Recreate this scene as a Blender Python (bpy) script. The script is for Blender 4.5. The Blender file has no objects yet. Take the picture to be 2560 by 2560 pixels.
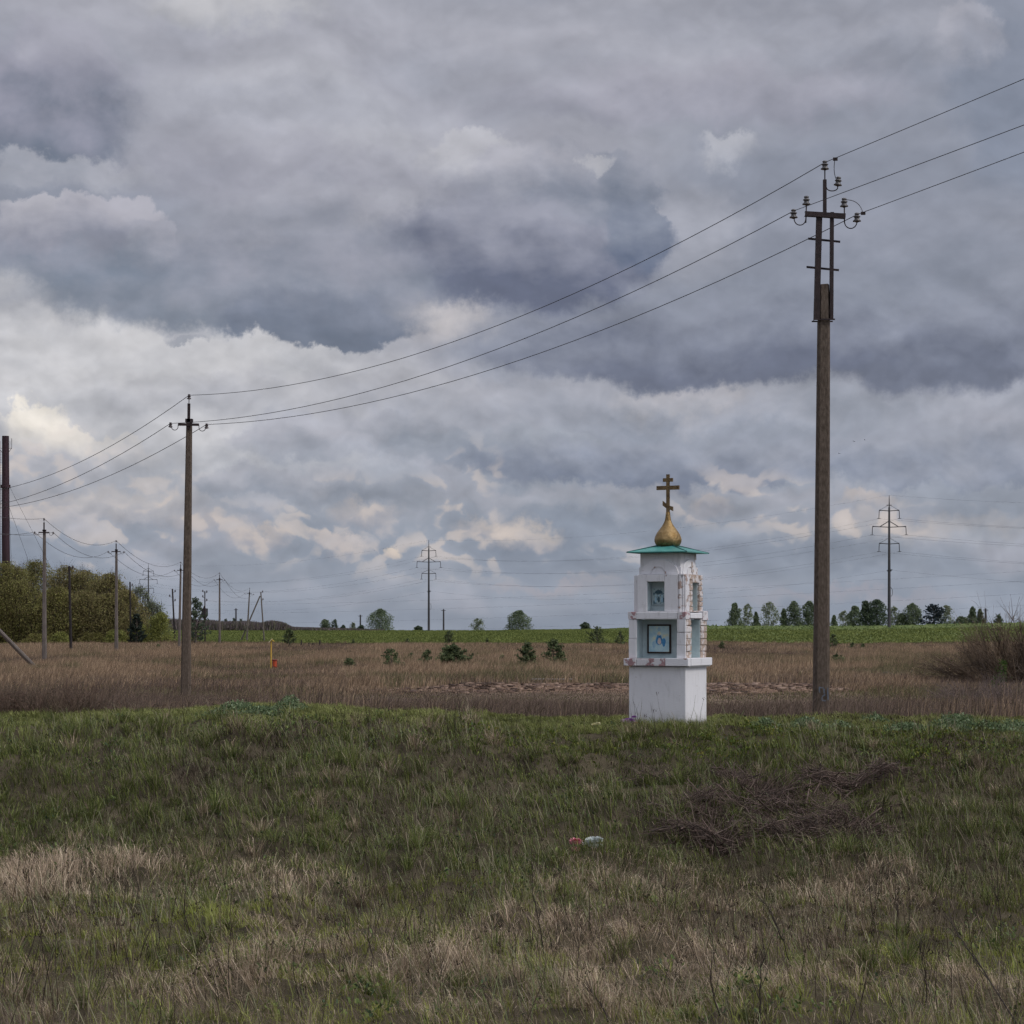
import bpy, math, random
import numpy as np
from mathutils import Vector, Matrix

sc = bpy.context.scene
col = sc.collection
EYE = 2.8            # camera height above the ditch bottom datum
FPX = 5333.0         # focal length expressed in photo pixels (2560 wide)
HY = 1570.0          # photo row of the horizon

# ------------------------------------------------------------------ camera
cam_d = bpy.data.cameras.new('camera')
cam = bpy.data.objects.new('camera', cam_d)
col.objects.link(cam)
cam.location = (0, 0, EYE)
cam.rotation_euler = (math.radians(90), 0, 0)
cam_d.sensor_width = 36
cam_d.lens = 36 * FPX / 2560
cam_d.shift_y = (HY - 1280) / 2560
cam_d.clip_start = 0.3
cam_d.clip_end = 20000
sc.camera = cam

# ------------------------------------------------------------------ sun
SUN_EL, SUN_AZ = math.radians(48), math.radians(118)     # azimuth clockwise from +Y (view direction)
sd = bpy.data.lights.new('sun', 'SUN')
sd.energy = 1.5
sd.angle = math.radians(14)
sd.color = (1.0, 0.95, 0.88)
sun = bpy.data.objects.new('sun', sd)
col.objects.link(sun)
sun.location = (30, -20, 60)
sdir = Vector((math.sin(SUN_AZ) * math.cos(SUN_EL), math.cos(SUN_AZ) * math.cos(SUN_EL), math.sin(SUN_EL)))
sun.rotation_euler = (-sdir).to_track_quat('-Z', 'Y').to_euler()

# ------------------------------------------------------------------ view
sc.view_settings.view_transform = 'Standard'
sc.view_settings.look = 'None'
sc.view_settings.exposure = 0.0
sc.view_settings.gamma = 1.0
sc.view_settings.use_curve_mapping = False
sc.cycles.use_adaptive_sampling = True
sc.cycles.adaptive_threshold = 0.02
sc.cycles.adaptive_min_samples = 12
sc.cycles.max_bounces = 5
sc.cycles.diffuse_bounces = 3
sc.cycles.glossy_bounces = 2
sc.cycles.transmission_bounces = 2
sc.cycles.transparent_max_bounces = 8

# ------------------------------------------------------------------ sky
def lin(r, g, b):
    f = lambda c: (c / 255 / 12.92) if c / 255 <= 0.04045 else ((c / 255 + 0.055) / 1.055) ** 2.4
    return (f(r), f(g), f(b), 1.0)

world = bpy.data.worlds.new('World')
sc.world = world
world.use_nodes = True
NT = world.node_tree
NT.nodes.clear()

class G:
    """small node-graph helper"""
    def __init__(s, nt): s.nt = nt
    def new(s, t): return s.nt.nodes.new(t)
    def link(s, a, b): s.nt.links.new(a, b)
    def put(s, sock, v):
        if isinstance(v, bpy.types.NodeSocket): s.link(v, sock)
        else: sock.default_value = v
    def m(s, op, a, b=None, c=None, clamp=False):
        n = s.new('ShaderNodeMath'); n.operation = op; n.use_clamp = clamp
        s.put(n.inputs[0], a)
        if b is not None: s.put(n.inputs[1], b)
        if c is not None: s.put(n.inputs[2], c)
        return n.outputs[0]
    def v(s, op, a, b=None, c=None):
        n = s.new('ShaderNodeVectorMath'); n.operation = op
        s.put(n.inputs[0], a)
        if b is not None: s.put(n.inputs[1], b)
        if c is not None: s.put(n.inputs[2], c)
        return n.outputs['Value'] if op in ('LENGTH', 'DOT_PRODUCT', 'DISTANCE') else n.outputs[0]
    def sep(s, a):
        n = s.new('ShaderNodeSeparateXYZ'); s.link(a, n.inputs[0]); return n.outputs
    def comb(s, x, y, z=0.0):
        n = s.new('ShaderNodeCombineXYZ'); s.put(n.inputs[0], x); s.put(n.inputs[1], y); s.put(n.inputs[2], z); return n.outputs[0]
    def noise(s, vec, scale, detail=6, rough=0.55, out='Fac', dist=0.0, dim='3D'):
        n = s.new('ShaderNodeTexNoise'); n.noise_dimensions = dim; s.link(vec, n.inputs['Vector'])
        n.inputs['Scale'].default_value = scale; n.inputs['Detail'].default_value = detail
        n.inputs['Roughness'].default_value = rough; n.inputs['Distortion'].default_value = dist
        return n.outputs[out]
    def mr(s, x, a, b, c=0.0, d=1.0, smooth=True):
        n = s.new('ShaderNodeMapRange'); n.interpolation_type = 'SMOOTHSTEP' if smooth else 'LINEAR'
        s.put(n.inputs[0], x); s.put(n.inputs[1], a); s.put(n.inputs[2], b); s.put(n.inputs[3], c); s.put(n.inputs[4], d)
        return n.outputs[0]
    def mix(s, f, a, b, mode='MIX'):
        n = s.new('ShaderNodeMix'); n.data_type = 'RGBA'; n.blend_type = mode
        s.put(n.inputs[0], f); s.put(n.inputs[6], a); s.put(n.inputs[7], b)
        return n.outputs[2]
    def ramp(s, x, stops):
        n = s.new('ShaderNodeValToRGB'); s.put(n.inputs[0], x)
        e = n.color_ramp.elements
        while len(e) < len(stops): e.new(0.5)
        for k, (p, c) in enumerate(stops):
            e[k].position = p; e[k].color = c
        return n.outputs[0]

g = G(NT)
tc = g.new('ShaderNodeTexCoord')
D = g.sep(g.v('NORMALIZE', tc.outputs['Generated']))
K = FPX / 2560
az = g.m('ARCTAN2', D[0], D[1])
el = g.m('ARCSINE', D[2])
P0 = g.comb(g.m('MULTIPLY', az, K), g.m('MULTIPLY', el, K))      # sky position: azimuth, elevation in 27-degree units
# domain warps: slow billows and ragged edges
w1 = g.v('SUBTRACT', g.noise(P0, 4.6, 2, 0.5, 'Color', dim='2D'), (0.5, 0.5, 0.5))
w2 = g.v('SUBTRACT', g.noise(P0, 21, 5, 0.62, 'Color', dim='2D'), (0.5, 0.5, 0.5))
Pm = g.v('MULTIPLY_ADD', w1, (0.040, 0.030, 0), P0)
Pw = g.v('MULTIPLY_ADD', w2, (0.056, 0.050, 0), Pm)
Ps = g.v('MULTIPLY_ADD', w1, (0.24, 0.06, 0), P0)               # stronger sideways warp for the soft veils

def puff(vec, sx, sy, det=5, rough=0.5):
    return g.noise(g.v('MULTIPLY', vec, (sx, sy, 1)), 1.0, det, rough, dim='2D')
# embossed billow shading: density here minus density a little higher up and to the right
b0 = puff(Pm, 7.5, 11.5)
b1 = puff(g.v('ADD', Pm, (0.010, 0.022, 0)), 7.5, 11.5)
emb = g.m('SUBTRACT', b0, b1)                                     # + on tops, - on undersides
def billow(vec):
    a = None
    for (sx, sy, k) in ((10, 17, 1.0), (24, 38, .55), (55, 80, .3)):
        n = g.m('MULTIPLY', g.m('ABSOLUTE', g.m('SUBTRACT', g.noise(g.v('MULTIPLY', vec, (sx, sy, 1)), 1.0, 0, .5, dim='2D'), 0.5)), k)
        a = n if a is None else g.m('ADD', a, n)
    return a
Pb = g.v('MULTIPLY_ADD', w2, (0.020, 0.016, 0), Pm)
bil0 = billow(Pb)
emb2 = g.m('SUBTRACT', bil0, billow(g.v('ADD', Pb, (0.006, 0.013, 0))))   # rounded heads with creases between
veil = g.noise(g.v('MULTIPLY', Ps, (1.6, 5.5, 1)), 1.0, 5, 0.5, dim='2D')
veil2 = g.noise(g.v('MULTIPLY', Ps, (5.0, 16.0, 1)), 1.0, 4, 0.5, dim='2D')

def skyp(px, py):
    x, z = (px - 1280) / FPX, (HY - py) / FPX
    return math.atan(x) * K, math.atan(z / math.sqrt(1 + x * x)) * K

# background: veil of grey stratus, a little bluer and darker toward the horizon
vx = g.sep(P0)
base = g.ramp(veil, [(0.34, lin(139, 144, 158)), (0.47, lin(154, 157, 169)), (0.58, lin(164, 165, 176)), (0.70, lin(180, 181, 190))])
hor = g.mr(vx[1], 0.30, 0.06, 0.0, 0.9)
base = g.mix(hor, base, g.ramp(veil2, [(0.3, lin(132, 142, 158)), (0.55, lin(146, 154, 168)), (0.75, lin(163, 166, 178))]))
colr = base
BLOBS = [
 # px, py, rx, ry, top colour, bottom colour, soft_top, soft_bottom, alpha
 (1400, 60, 1500, 150, (174,174,183), (166,167,178), .9, .9, .5),
 (560, 20, 260, 50, (194,193,195), (180,181,187), .8, .8, .7),
 (620, 250, 560, 60, (163,165,176), (155,157,169), .9, .9, .6),
 (1750, 240, 560, 80, (163,162,174), (150,151,165), .9, .6, .75),
 (800, 420, 700, 100, (163,163,175), (148,149,163), .9, .9, .6),
 (330, 990, 760, 270, (202,201,204), (186,187,193), .7, .9, .97),
 (60, 700, 150, 50, (208,206,207), (192,192,198), .5, .6, .95),
 (470, 800, 120, 50, (206,203,204), (192,191,197), .5, .6, .8),
 (760, 1000, 560, 60, (180,180,187), (164,166,176), .8, .8, .6),
 (1060, 800, 190, 66, (194,189,190), (176,175,182), .5, .8, .9),
 (1900, 1010, 900, 70, (170,171,181), (153,158,171), .6, .8, .8),
 (1700, 1000, 180, 40, (186,182,186), (165,167,176), .4, .8, .6),
 (1000, 1080, 420, 56, (166,168,179), (143,150,164), .5, .5, .8),
 (760, 1110, 200, 50, (170,171,181), (146,152,166), .3, .6, .8),
 (1250, 1120, 300, 62, (158,163,175), (138,146,161), .35, .5, .85),
 (1700, 1150, 560, 70, (150,155,169), (124,132,151), .5, .3, .93),
 (2330, 1150, 430, 76, (154,158,171), (128,136,154), .5, .3, .9),
 (700, 1215, 220, 50, (166,168,178), (142,149,163), .35, .4, .85),
 (980, 1215, 120, 40, (158,162,173), (142,149,163), .35, .5, .7),
 (1600, 1250, 620, 40, (165,166,176), (152,157,169), .7, .7, .7),
 (80, 1080, 110, 74, (226,220,212), (190,189,194), .2, .8, 1.),
 (180, 1110, 90, 60, (220,214,208), (186,186,192), .2, .8, .95),
 (285, 1130, 70, 44, (206,202,200), (178,179,186), .25, .8, .9),
 (350, 1165, 80, 40, (192,190,193), (168,171,180), .3, .9, .85),
 (40, 1205, 300, 66, (180,180,188), (166,169,179), .6, .9, .75),
 (280, 1270, 330, 45, (188,183,183), (163,164,174), .6, .9, .7),
 (520, 1310, 120, 36, (188,178,175), (161,162,172), .7, .9, .6),
 (655, 1345, 80, 28, (196,184,177), (164,163,172), .7, .9, .6),
 (930, 1290, 80, 40, (196,185,179), (166,165,174), .7, .9, .6),
 (845, 1362, 80, 32, (178,174,178), (158,161,172), .3, .9, .8),
 (1230, 1315, 80, 34, (200,188,180), (168,166,174), .7, .9, .6),
 (1330, 1345, 90, 34, (200,188,179), (168,166,174), .7, .9, .6),
 (1780, 1262, 70, 30, (192,181,176), (166,165,174), .7, .9, .6),
 (2320, 1320, 330, 40, (180,174,174), (158,162,172), .7, .9, .7),
 (2160, 1262, 90, 28, (188,178,174), (163,164,173), .6, .9, .6),
 (985, 1374, 40, 20, (202,191,181), (178,172,173), .3, .6, .95),
 (1430, 1480, 200, 20, (168,161,166), (153,157,168), .8, .8, .5),
 (2100, 1490, 300, 22, (163,158,166), (151,156,168), .8, .8, .5),
 # dark cumulus, far to near, each with lighter lobes on its upper side
 (2420, 850, 560, 150, (136,141,156), (112,118,136), .9, .32, .95),
 (2200, 640, 560, 150, (148,152,166), (136,142,157), .9, .7, .75),
 (1750, 850, 620, 120, (138,143,158), (110,116,135), .8, .28, .95),
 (1080, 640, 280, 130, (152,153,166), (131,137,152), .6, .5, .85),
 (1330, 610, 350, 175, (150,152,166), (104,110,131), .35, .3, .97),
 (1740, 590, 140, 130, (164,166,177), (156,159,171), .7, .8, .8),
 (1180, 410, 150, 90, (184,184,191), (150,152,165), .22, .8, .85),
 (1500, 470, 150, 95, (158,160,172), (122,130,147), .16, .6, .95),
 (1340, 440, 150, 85, (172,172,182), (138,143,158), .2, .8, .9),
 (1580, 580, 95, 105, (138,144,159), (100,110,133), .13, .5, .97),
 (560, 690, 560, 150, (148,150,163), (122,131,147), .8, .35, .92),
 (800, 800, 260, 78, (128,134,150), (110,119,137), .6, .2, .95),
 (760, 520, 130, 90, (166,167,178), (144,148,162), .25, .9, .7),
 (240, 640, 260, 90, (150,152,166), (124,133,149), .3, .5, .92),
 (110, 560, 130, 70, (176,175,184), (146,148,162), .16, .6, .95),
 (280, 550, 130, 75, (172,171,181), (140,143,158), .16, .6, .95),
 (385, 620, 80, 75, (160,161,173), (128,135,150), .14, .5, .95),
 (90, 270, 240, 170, (152,151,166), (110,119,136), .7, .3, .96),
 (160, 160, 130, 100, (164,164,176), (148,149,164), .3, .9, .8),
 (140, 425, 260, 40, (172,173,182), (158,161,172), .5, .8, .7),
 (2540, 190, 170, 270, (136,142,157), (128,136,153), .3, .5, .92),
 (2400, 90, 90, 70, (172,172,182), (160,162,174), .3, .8, .6),
 (1815, 368, 90, 40, (182,183,191), (162,165,176), .4, .9, .75),
 (1470, 405, 40, 20, (190,189,194), (176,177,185), .6, .6, .8),
 (480, 852, 56, 16, (146,149,161), (138,144,157), .7, .6, .7),
]
ragged = g.sep(w2)[2]
gyb = g.m('MULTIPLY_ADD', emb, -2.2, 0.5)
for (px, py, rx, ry, ct, cb, st, sb, al) in BLOBS:
    cx, cy = skyp(px, py)
    # (the 1e-8 term only makes the shader evaluate the layers in order)
    q = g.v('MULTIPLY', g.v('SUBTRACT', g.v('MULTIPLY_ADD', colr, (1e-8, 1e-8, 0), Pw), (cx, cy, 0)), (2560 / rx, 2560 / ry, 0))
    ny = g.sep(q)[1]
    d = g.v('LENGTH', q)
    soft = g.mr(ny, -0.5, 0.5, sb, st)
    mk = g.m('DIVIDE', g.m('SUBTRACT', 1.0, d), soft)
    mk = g.mr(g.m('MULTIPLY_ADD', ragged, g.m('MULTIPLY', soft, 0.9) if sb > .3 else 0.35, mk), -0.35, 0.75, 0.0, al)
    gy = g.m('MULTIPLY_ADD', ny, -0.62, gyb, clamp=True)
    colr = g.mix(mk, colr, g.mix(gy, lin(*ct), lin(*cb)))
# billow shading on everything
band = g.mr(vx[1], 0.34, 0.20, 0.22, 0.42)
band = g.m('MULTIPLY', band, g.mr(vx[1], 0.02, 0.08))
# sunlit heads of the low cumulus, warm where they catch the light
patchn = g.mr(g.noise(g.v('MULTIPLY', P0, (3.4, 7.0, 1)), 1.0, 3, .5, dim='2D'), .46, .64)
warm = g.m('MULTIPLY', g.m('MULTIPLY', g.mr(vx[1], 0.21, 0.14), g.mr(vx[1], 0.035, 0.075)), patchn)
head = g.m('MULTIPLY', g.mr(g.m('MULTIPLY_ADD', emb, .5, emb2), 0.005, 0.15), warm)
colr = g.mix(g.m('MULTIPLY', head, 0.52), colr, lin(203, 190, 181))
sh2 = g.m('MULTIPLY_ADD', g.m('MULTIPLY', emb2, band), 1.0, 0.0)
sh = g.m('MULTIPLY_ADD', emb, 0.50, g.m('MULTIPLY_ADD', veil2, 0.12, 0.955))
sh = g.m('ADD', sh, sh2)
colr = g.mix(1.0, colr, g.comb(sh, sh, sh), 'MULTIPLY')
sky = g.new('ShaderNodeTexSky')
sky.sky_type = 'NISHITA'; sky.sun_disc = False
sky.sun_elevation = SUN_EL; sky.sun_rotation = SUN_AZ
sky.air_density = 1.2; sky.dust_density = 2.0
bg1 = g.new('ShaderNodeBackground'); g.link(sky.outputs[0], bg1.inputs[0]); bg1.inputs[1].default_value = 0.08
bg2 = g.new('ShaderNodeBackground'); g.link(colr, bg2.inputs[0])
# the cloud deck is thinner and brighter overhead and round the hidden sun
sunny = g.m('MAXIMUM', g.v('DOT_PRODUCT', tc.outputs['Generated'], tuple(sdir)), 0.0)
bright = g.m('ADD', g.mr(el, 0.32, 1.1, 1.0, 2.1), g.m('MULTIPLY', g.m('POWER', sunny, 3.0), 1.6))
g.link(bright, bg2.inputs[1])
ms = g.new('ShaderNodeMixShader'); ms.inputs[0].default_value = 0.975
g.link(bg1.outputs[0], ms.inputs[1]); g.link(bg2.outputs[0], ms.inputs[2])
wo = g.new('ShaderNodeOutputWorld'); g.link(ms.outputs[0], wo.inputs[0])
world.cycles.sampling_method = 'MANUAL'
world.cycles.sample_map_resolution = 512

# ================================================================== helpers
rng = np.random.default_rng(11)
random.seed(5)

def tag(o, label=None, cat=None, group=None, kind=None):
    if label: o['label'] = label
    if cat: o['category'] = cat
    if group: o['group'] = group
    if kind: o['kind'] = kind
    return o

def empty(name, loc, rz=0.0, tilt=(0, 0)):
    o = bpy.data.objects.new(name, None)
    col.objects.link(o)
    o.location = loc
    o.rotation_euler = (tilt[0], tilt[1], rz)
    o.empty_display_size = 0.3
    return o

def link_mesh(name, me, mat, parent=None, loc=None):
    o = bpy.data.objects.new(name, me)
    col.objects.link(o)
    if mat: me.materials.append(mat)
    if parent: o.parent = parent
    if loc is not None: o.location = loc
    return o

def np_mesh(name, V, faces_idx, sizes, C=None, smooth=False):
    """V (n,3); faces_idx flat vertex indices; sizes per face; C (n,3) colours"""
    me = bpy.data.meshes.new(name)
    V = np.ascontiguousarray(V, np.float32); n = len(V)
    fi = np.ascontiguousarray(faces_idx, np.int32).ravel(); sizes = np.ascontiguousarray(sizes, np.int32)
    me.vertices.add(n); me.vertices.foreach_set('co', V.ravel())
    me.loops.add(len(fi)); me.loops.foreach_set('vertex_index', fi)
    me.polygons.add(len(sizes))
    st = np.zeros(len(sizes), np.int32); st[1:] = np.cumsum(sizes)[:-1]
    me.polygons.foreach_set('loop_start', st); me.polygons.foreach_set('loop_total', sizes)
    if smooth: me.polygons.foreach_set('use_smooth', np.ones(len(sizes), bool))
    if C is not None:
        at = me.color_attributes.new('tint', 'FLOAT_COLOR', 'POINT')
        c4 = np.ones((n, 4), np.float32); c4[:, :3] = C
        at.data.foreach_set('color', c4.ravel())
    me.update(calc_edges=True)
    return me

SPLIT = {'niche_reveal': .01, 'insulator_hooks': .02, 'corner_brick': .01, 'side_lintel': .02, 'arch_moulding': .008, 'exposed_brick': .004, 'clamp_band': .01, 'beam': .0005, 'ledge': .02, 'rear_wall': .001, 'lamp_bracket': .05, 'step_bar': .01, 'cable_clamp': .01, 'stems': .02, 'ridge': .02}
class MB:
    """collects solid shapes and links them as one mesh object"""
    def __init__(s): s.v, s.f = [], []
    def add(s, vs, fs):
        b = len(s.v); s.v += [tuple(p) for p in vs]; s.f += [tuple(i + b for i in f) for f in fs]; return s
    def box(s, x0, y0, z0, x1, y1, z1, M=None, jit=0.0):
        vs = [Vector((x, y, z)) for z in (z0, z1) for y in (y0, y1) for x in (x0, x1)]
        if jit: vs = [p + Vector([random.uniform(-jit, jit) for _ in range(3)]) for p in vs]
        if M: vs = [M @ p for p in vs]
        return s.add(vs, [(0, 2, 3, 1), (4, 5, 7, 6), (0, 1, 5, 4), (1, 3, 7, 5), (3, 2, 6, 7), (2, 0, 4, 6)])
    def tube(s, pts, r, n=8, cap=True):
        pts = [Vector(p) for p in pts]
        rs = r if isinstance(r, (list, tuple)) else [r] * len(pts)
        t0 = (pts[1] - pts[0]).normalized()
        u = t0.orthogonal().normalized()
        rings = []
        for k, p in enumerate(pts):
            t = (pts[min(k + 1, len(pts) - 1)] - pts[max(k - 1, 0)]).normalized()
            u = (u - t * u.dot(t)).normalized(); w = t.cross(u)
            rings.append([p + (u * math.cos(a) + w * math.sin(a)) * rs[k] for a in [2 * math.pi * i / n for i in range(n)]])
        vs = [q for rg in rings for q in rg]
        fs = [(k * n + i, k * n + (i + 1) % n, (k + 1) * n + (i + 1) % n, (k + 1) * n + i) for k in range(len(pts) - 1) for i in range(n)]
        if cap: fs += [tuple(range(n - 1, -1, -1)), tuple((len(pts) - 1) * n + i for i in range(n))]
        return s.add(vs, fs)
    def lathe(s, prof, n=20, c=(0, 0, 0), M=None):
        vs = []
        for r, z in prof:
            for i in range(n):
                a = 2 * math.pi * i / n
                p = Vector((r * math.cos(a), r * math.sin(a), z))
                if M: p = M @ p
                vs.append(p + Vector(c))
        fs = [(k * n + i, k * n + (i + 1) % n, (k + 1) * n + (i + 1) % n, (k + 1) * n + i) for k in range(len(prof) - 1) for i in range(n)]
        fs += [tuple(range(n - 1, -1, -1)), tuple((len(prof) - 1) * n + i for i in range(n))]
        return s.add(vs, fs)
    def prism(s, poly, y0, y1, M=None):
        """poly of (x,z), extruded along y"""
        n = len(poly)
        vs = [Vector((x, y0, z)) for x, z in poly] + [Vector((x, y1, z)) for x, z in poly]
        if M: vs = [M @ p for p in vs]
        fs = [tuple(range(n)), tuple(range(2 * n - 1, n - 1, -1))]
        fs += [(i, i + n, (i + 1) % n + n, (i + 1) % n) for i in range(n)]
        return s.add(vs, fs)
    def pieces(s, tol):
        """connected shapes, those closer than tol kept together"""
        par = list(range(len(s.v)))
        def fd(i):
            while par[i] != i: par[i] = par[par[i]]; i = par[i]
            return i
        for f in s.f:
            for k in f[1:]: par[fd(k)] = fd(f[0])
        gr = {}
        for i in range(len(s.v)): gr.setdefault(fd(i), []).append(i)
        bx = []
        for g_, vs in gr.items():
            a = np.array([tuple(s.v[i]) for i in vs]); bx.append([a.min(0), a.max(0), {g_}])
        done = False
        while not done:
            done = True
            for i in range(len(bx)):
                for j in range(i + 1, len(bx)):
                    gap = np.maximum(np.maximum(bx[i][0] - bx[j][1], bx[j][0] - bx[i][1]), 0)
                    if np.linalg.norm(gap) < tol:
                        bx[i] = [np.minimum(bx[i][0], bx[j][0]), np.maximum(bx[i][1], bx[j][1]), bx[i][2] | bx[j][2]]; bx.pop(j); done = False; break
                if not done: break
        out = []
        for b_ in bx:
            m = MB(); idx = {}
            for f in s.f:
                if fd(f[0]) in b_[2]:
                    for k in f:
                        if k not in idx: idx[k] = len(m.v); m.v.append(s.v[k])
                    m.f.append(tuple(idx[k] for k in f))
            out.append(m)
        return out
    def build(s, name, mat, parent=None, bevel=0.0, smooth=False, loc=None, split=None):
        if split is None and name in SPLIT: split = SPLIT[name]
        if split:
            ps = s.pieces(split)
            if len(ps) > 1:
                return [p.build(name, mat, parent, bevel, smooth, loc, split=0) for p in ps][0]
        me = bpy.data.meshes.new(name)
        me.from_pydata(s.v, [], s.f)
        me.update()
        if smooth: me.polygons.foreach_set('use_smooth', [True] * len(me.polygons))
        o = link_mesh(name, me, mat, parent, loc)
        if bevel:
            m = o.modifiers.new('bevel', 'BEVEL'); m.width = bevel; m.segments = 2; m.limit_method = 'ANGLE'
        return o

def copy_tree(o, parent=None):
    c = o.copy(); col.objects.link(c)
    if parent: c.parent = parent
    for ch in list(o.children): copy_tree(ch, c)
    return c

def tubes_np(P, R, sides=3):
    """P (N,K,3) polylines, R (N,K) radii -> V, faces, sizes, point repeat count"""
    N, Kk = P.shape[:2]
    T = np.gradient(P, axis=1); T /= np.linalg.norm(T, axis=2, keepdims=True) + 1e-9
    ref = np.where(np.abs(T[..., 2:3]) > 0.9, np.array([1.0, 0, 0]), np.array([0, 0, 1.0]))
    U = np.cross(T, ref); U /= np.linalg.norm(U, axis=2, keepdims=True) + 1e-9
    W = np.cross(T, U)
    a = 2 * np.pi * np.arange(sides) / sides
    V = P[:, :, None, :] + R[:, :, None, None] * (U[:, :, None, :] * np.cos(a)[:, None] + W[:, :, None, :] * np.sin(a)[:, None])
    base = (np.arange(N) * Kk * sides)[:, None, None, None]
    k = np.arange(Kk - 1)[None, :, None, None] * sides
    i = np.arange(sides)[None, None, :, None]; j = (i + 1) % sides
    F = np.concatenate([base + k + i, base + k + j, base + k + sides + j, base + k + sides + i], axis=3)
    return V.reshape(-1, 3), F.reshape(-1), np.full(N * (Kk - 1) * sides, 4), Kk * sides

def blades(P, h, w, lean, laz, C, segs=2, az=None, tip=None):
    """grass blades: P (N,3) feet; returns V,F,S,C"""
    N = len(P)
    if az is None: az = rng.uniform(0, np.pi, N)
    sx = np.stack([np.cos(az), np.sin(az), np.zeros(N)], 1) * (w / 2)[:, None]
    L = np.stack([np.cos(laz), np.sin(laz), np.zeros(N)], 1) * (lean * h)[:, None]
    up = np.zeros((N, 3)); up[:, 2] = 1
    if segs == 1:
        V = np.stack([P - sx, P + sx, P + L + up * h[:, None]], 1).reshape(-1, 3)
        F = np.arange(3 * N); S = np.full(N, 3)
        return V, F, S, np.repeat(C, 3, 0)
    mid = P + L * 0.32 + up * (h * 0.6)[:, None]
    top = P + L + up * (h * np.clip(1.0 - 0.35 * lean, 0.3, 1))[:, None]
    V = np.stack([P - sx, P + sx, mid + sx * .8, mid - sx * .8, top], 1).reshape(-1, 3)
    b = (np.arange(N) * 5)[:, None]
    F = np.concatenate([b + np.array([[0, 1, 2, 3]]), b + np.array([[3, 2, 4]])], 1).ravel()
    S = np.tile([4, 3], N)
    return V, F, S, np.repeat(C, 5, 0)

def join_parts(parts):
    Vs, Fs, Ss, Cs, o = [], [], [], [], 0
    for V, F, S, C in parts:
        Vs.append(V); Fs.append(F + o); Ss.append(S); Cs.append(C); o += len(V)
    return np.concatenate(Vs), np.concatenate(Fs), np.concatenate(Ss), np.concatenate(Cs)

def hash2(ix, iy, seed):
    h = (ix.astype(np.int64) * 374761393 + iy.astype(np.int64) * 668265263 + seed * 1442695041) & 0xffffffff
    h = ((h ^ (h >> 13)) * 1274126177) & 0xffffffff
    h = h ^ (h >> 16)
    return (h & 0xffffff) / float(0xffffff)

def vnoise(x, y, seed=0):
    x = np.asarray(x, float); y = np.asarray(y, float)
    ix, iy = np.floor(x), np.floor(y); fx, fy = x - ix, y - iy
    fx = fx * fx * (3 - 2 * fx); fy = fy * fy * (3 - 2 * fy)
    a, b = hash2(ix, iy, seed), hash2(ix + 1, iy, seed)
    c, d = hash2(ix, iy + 1, seed), hash2(ix + 1, iy + 1, seed)
    return (a * (1 - fx) + b * fx) * (1 - fy) + (c * (1 - fx) + d * fx) * fy

def fbm(x, y, seed=0, o=4):
    s, a, t = 0, 0.5, 0
    for k in range(o):
        s = s + a * vnoise(x * 2 ** k, y * 2 ** k, seed + k * 17); t += a; a *= 0.55
    return s / t

def sstep(a, b, x):
    t = np.clip((x - a) / (b - a), 0, 1); return t * t * (3 - 2 * t)

# ------------------------------------------------------------------ the lie of the land
def crest(px):
    yc = np.interp(px, [0, 1200, 1500, 1760, 2150, 2560], [1577, 1577, 1573, 1564, 1565, 1556])
    dc = np.interp(px, [0, 1450, 1900, 2560], [640, 640, 450, 450])
    return dc, EYE - (yc - HY) / FPX * dc

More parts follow.
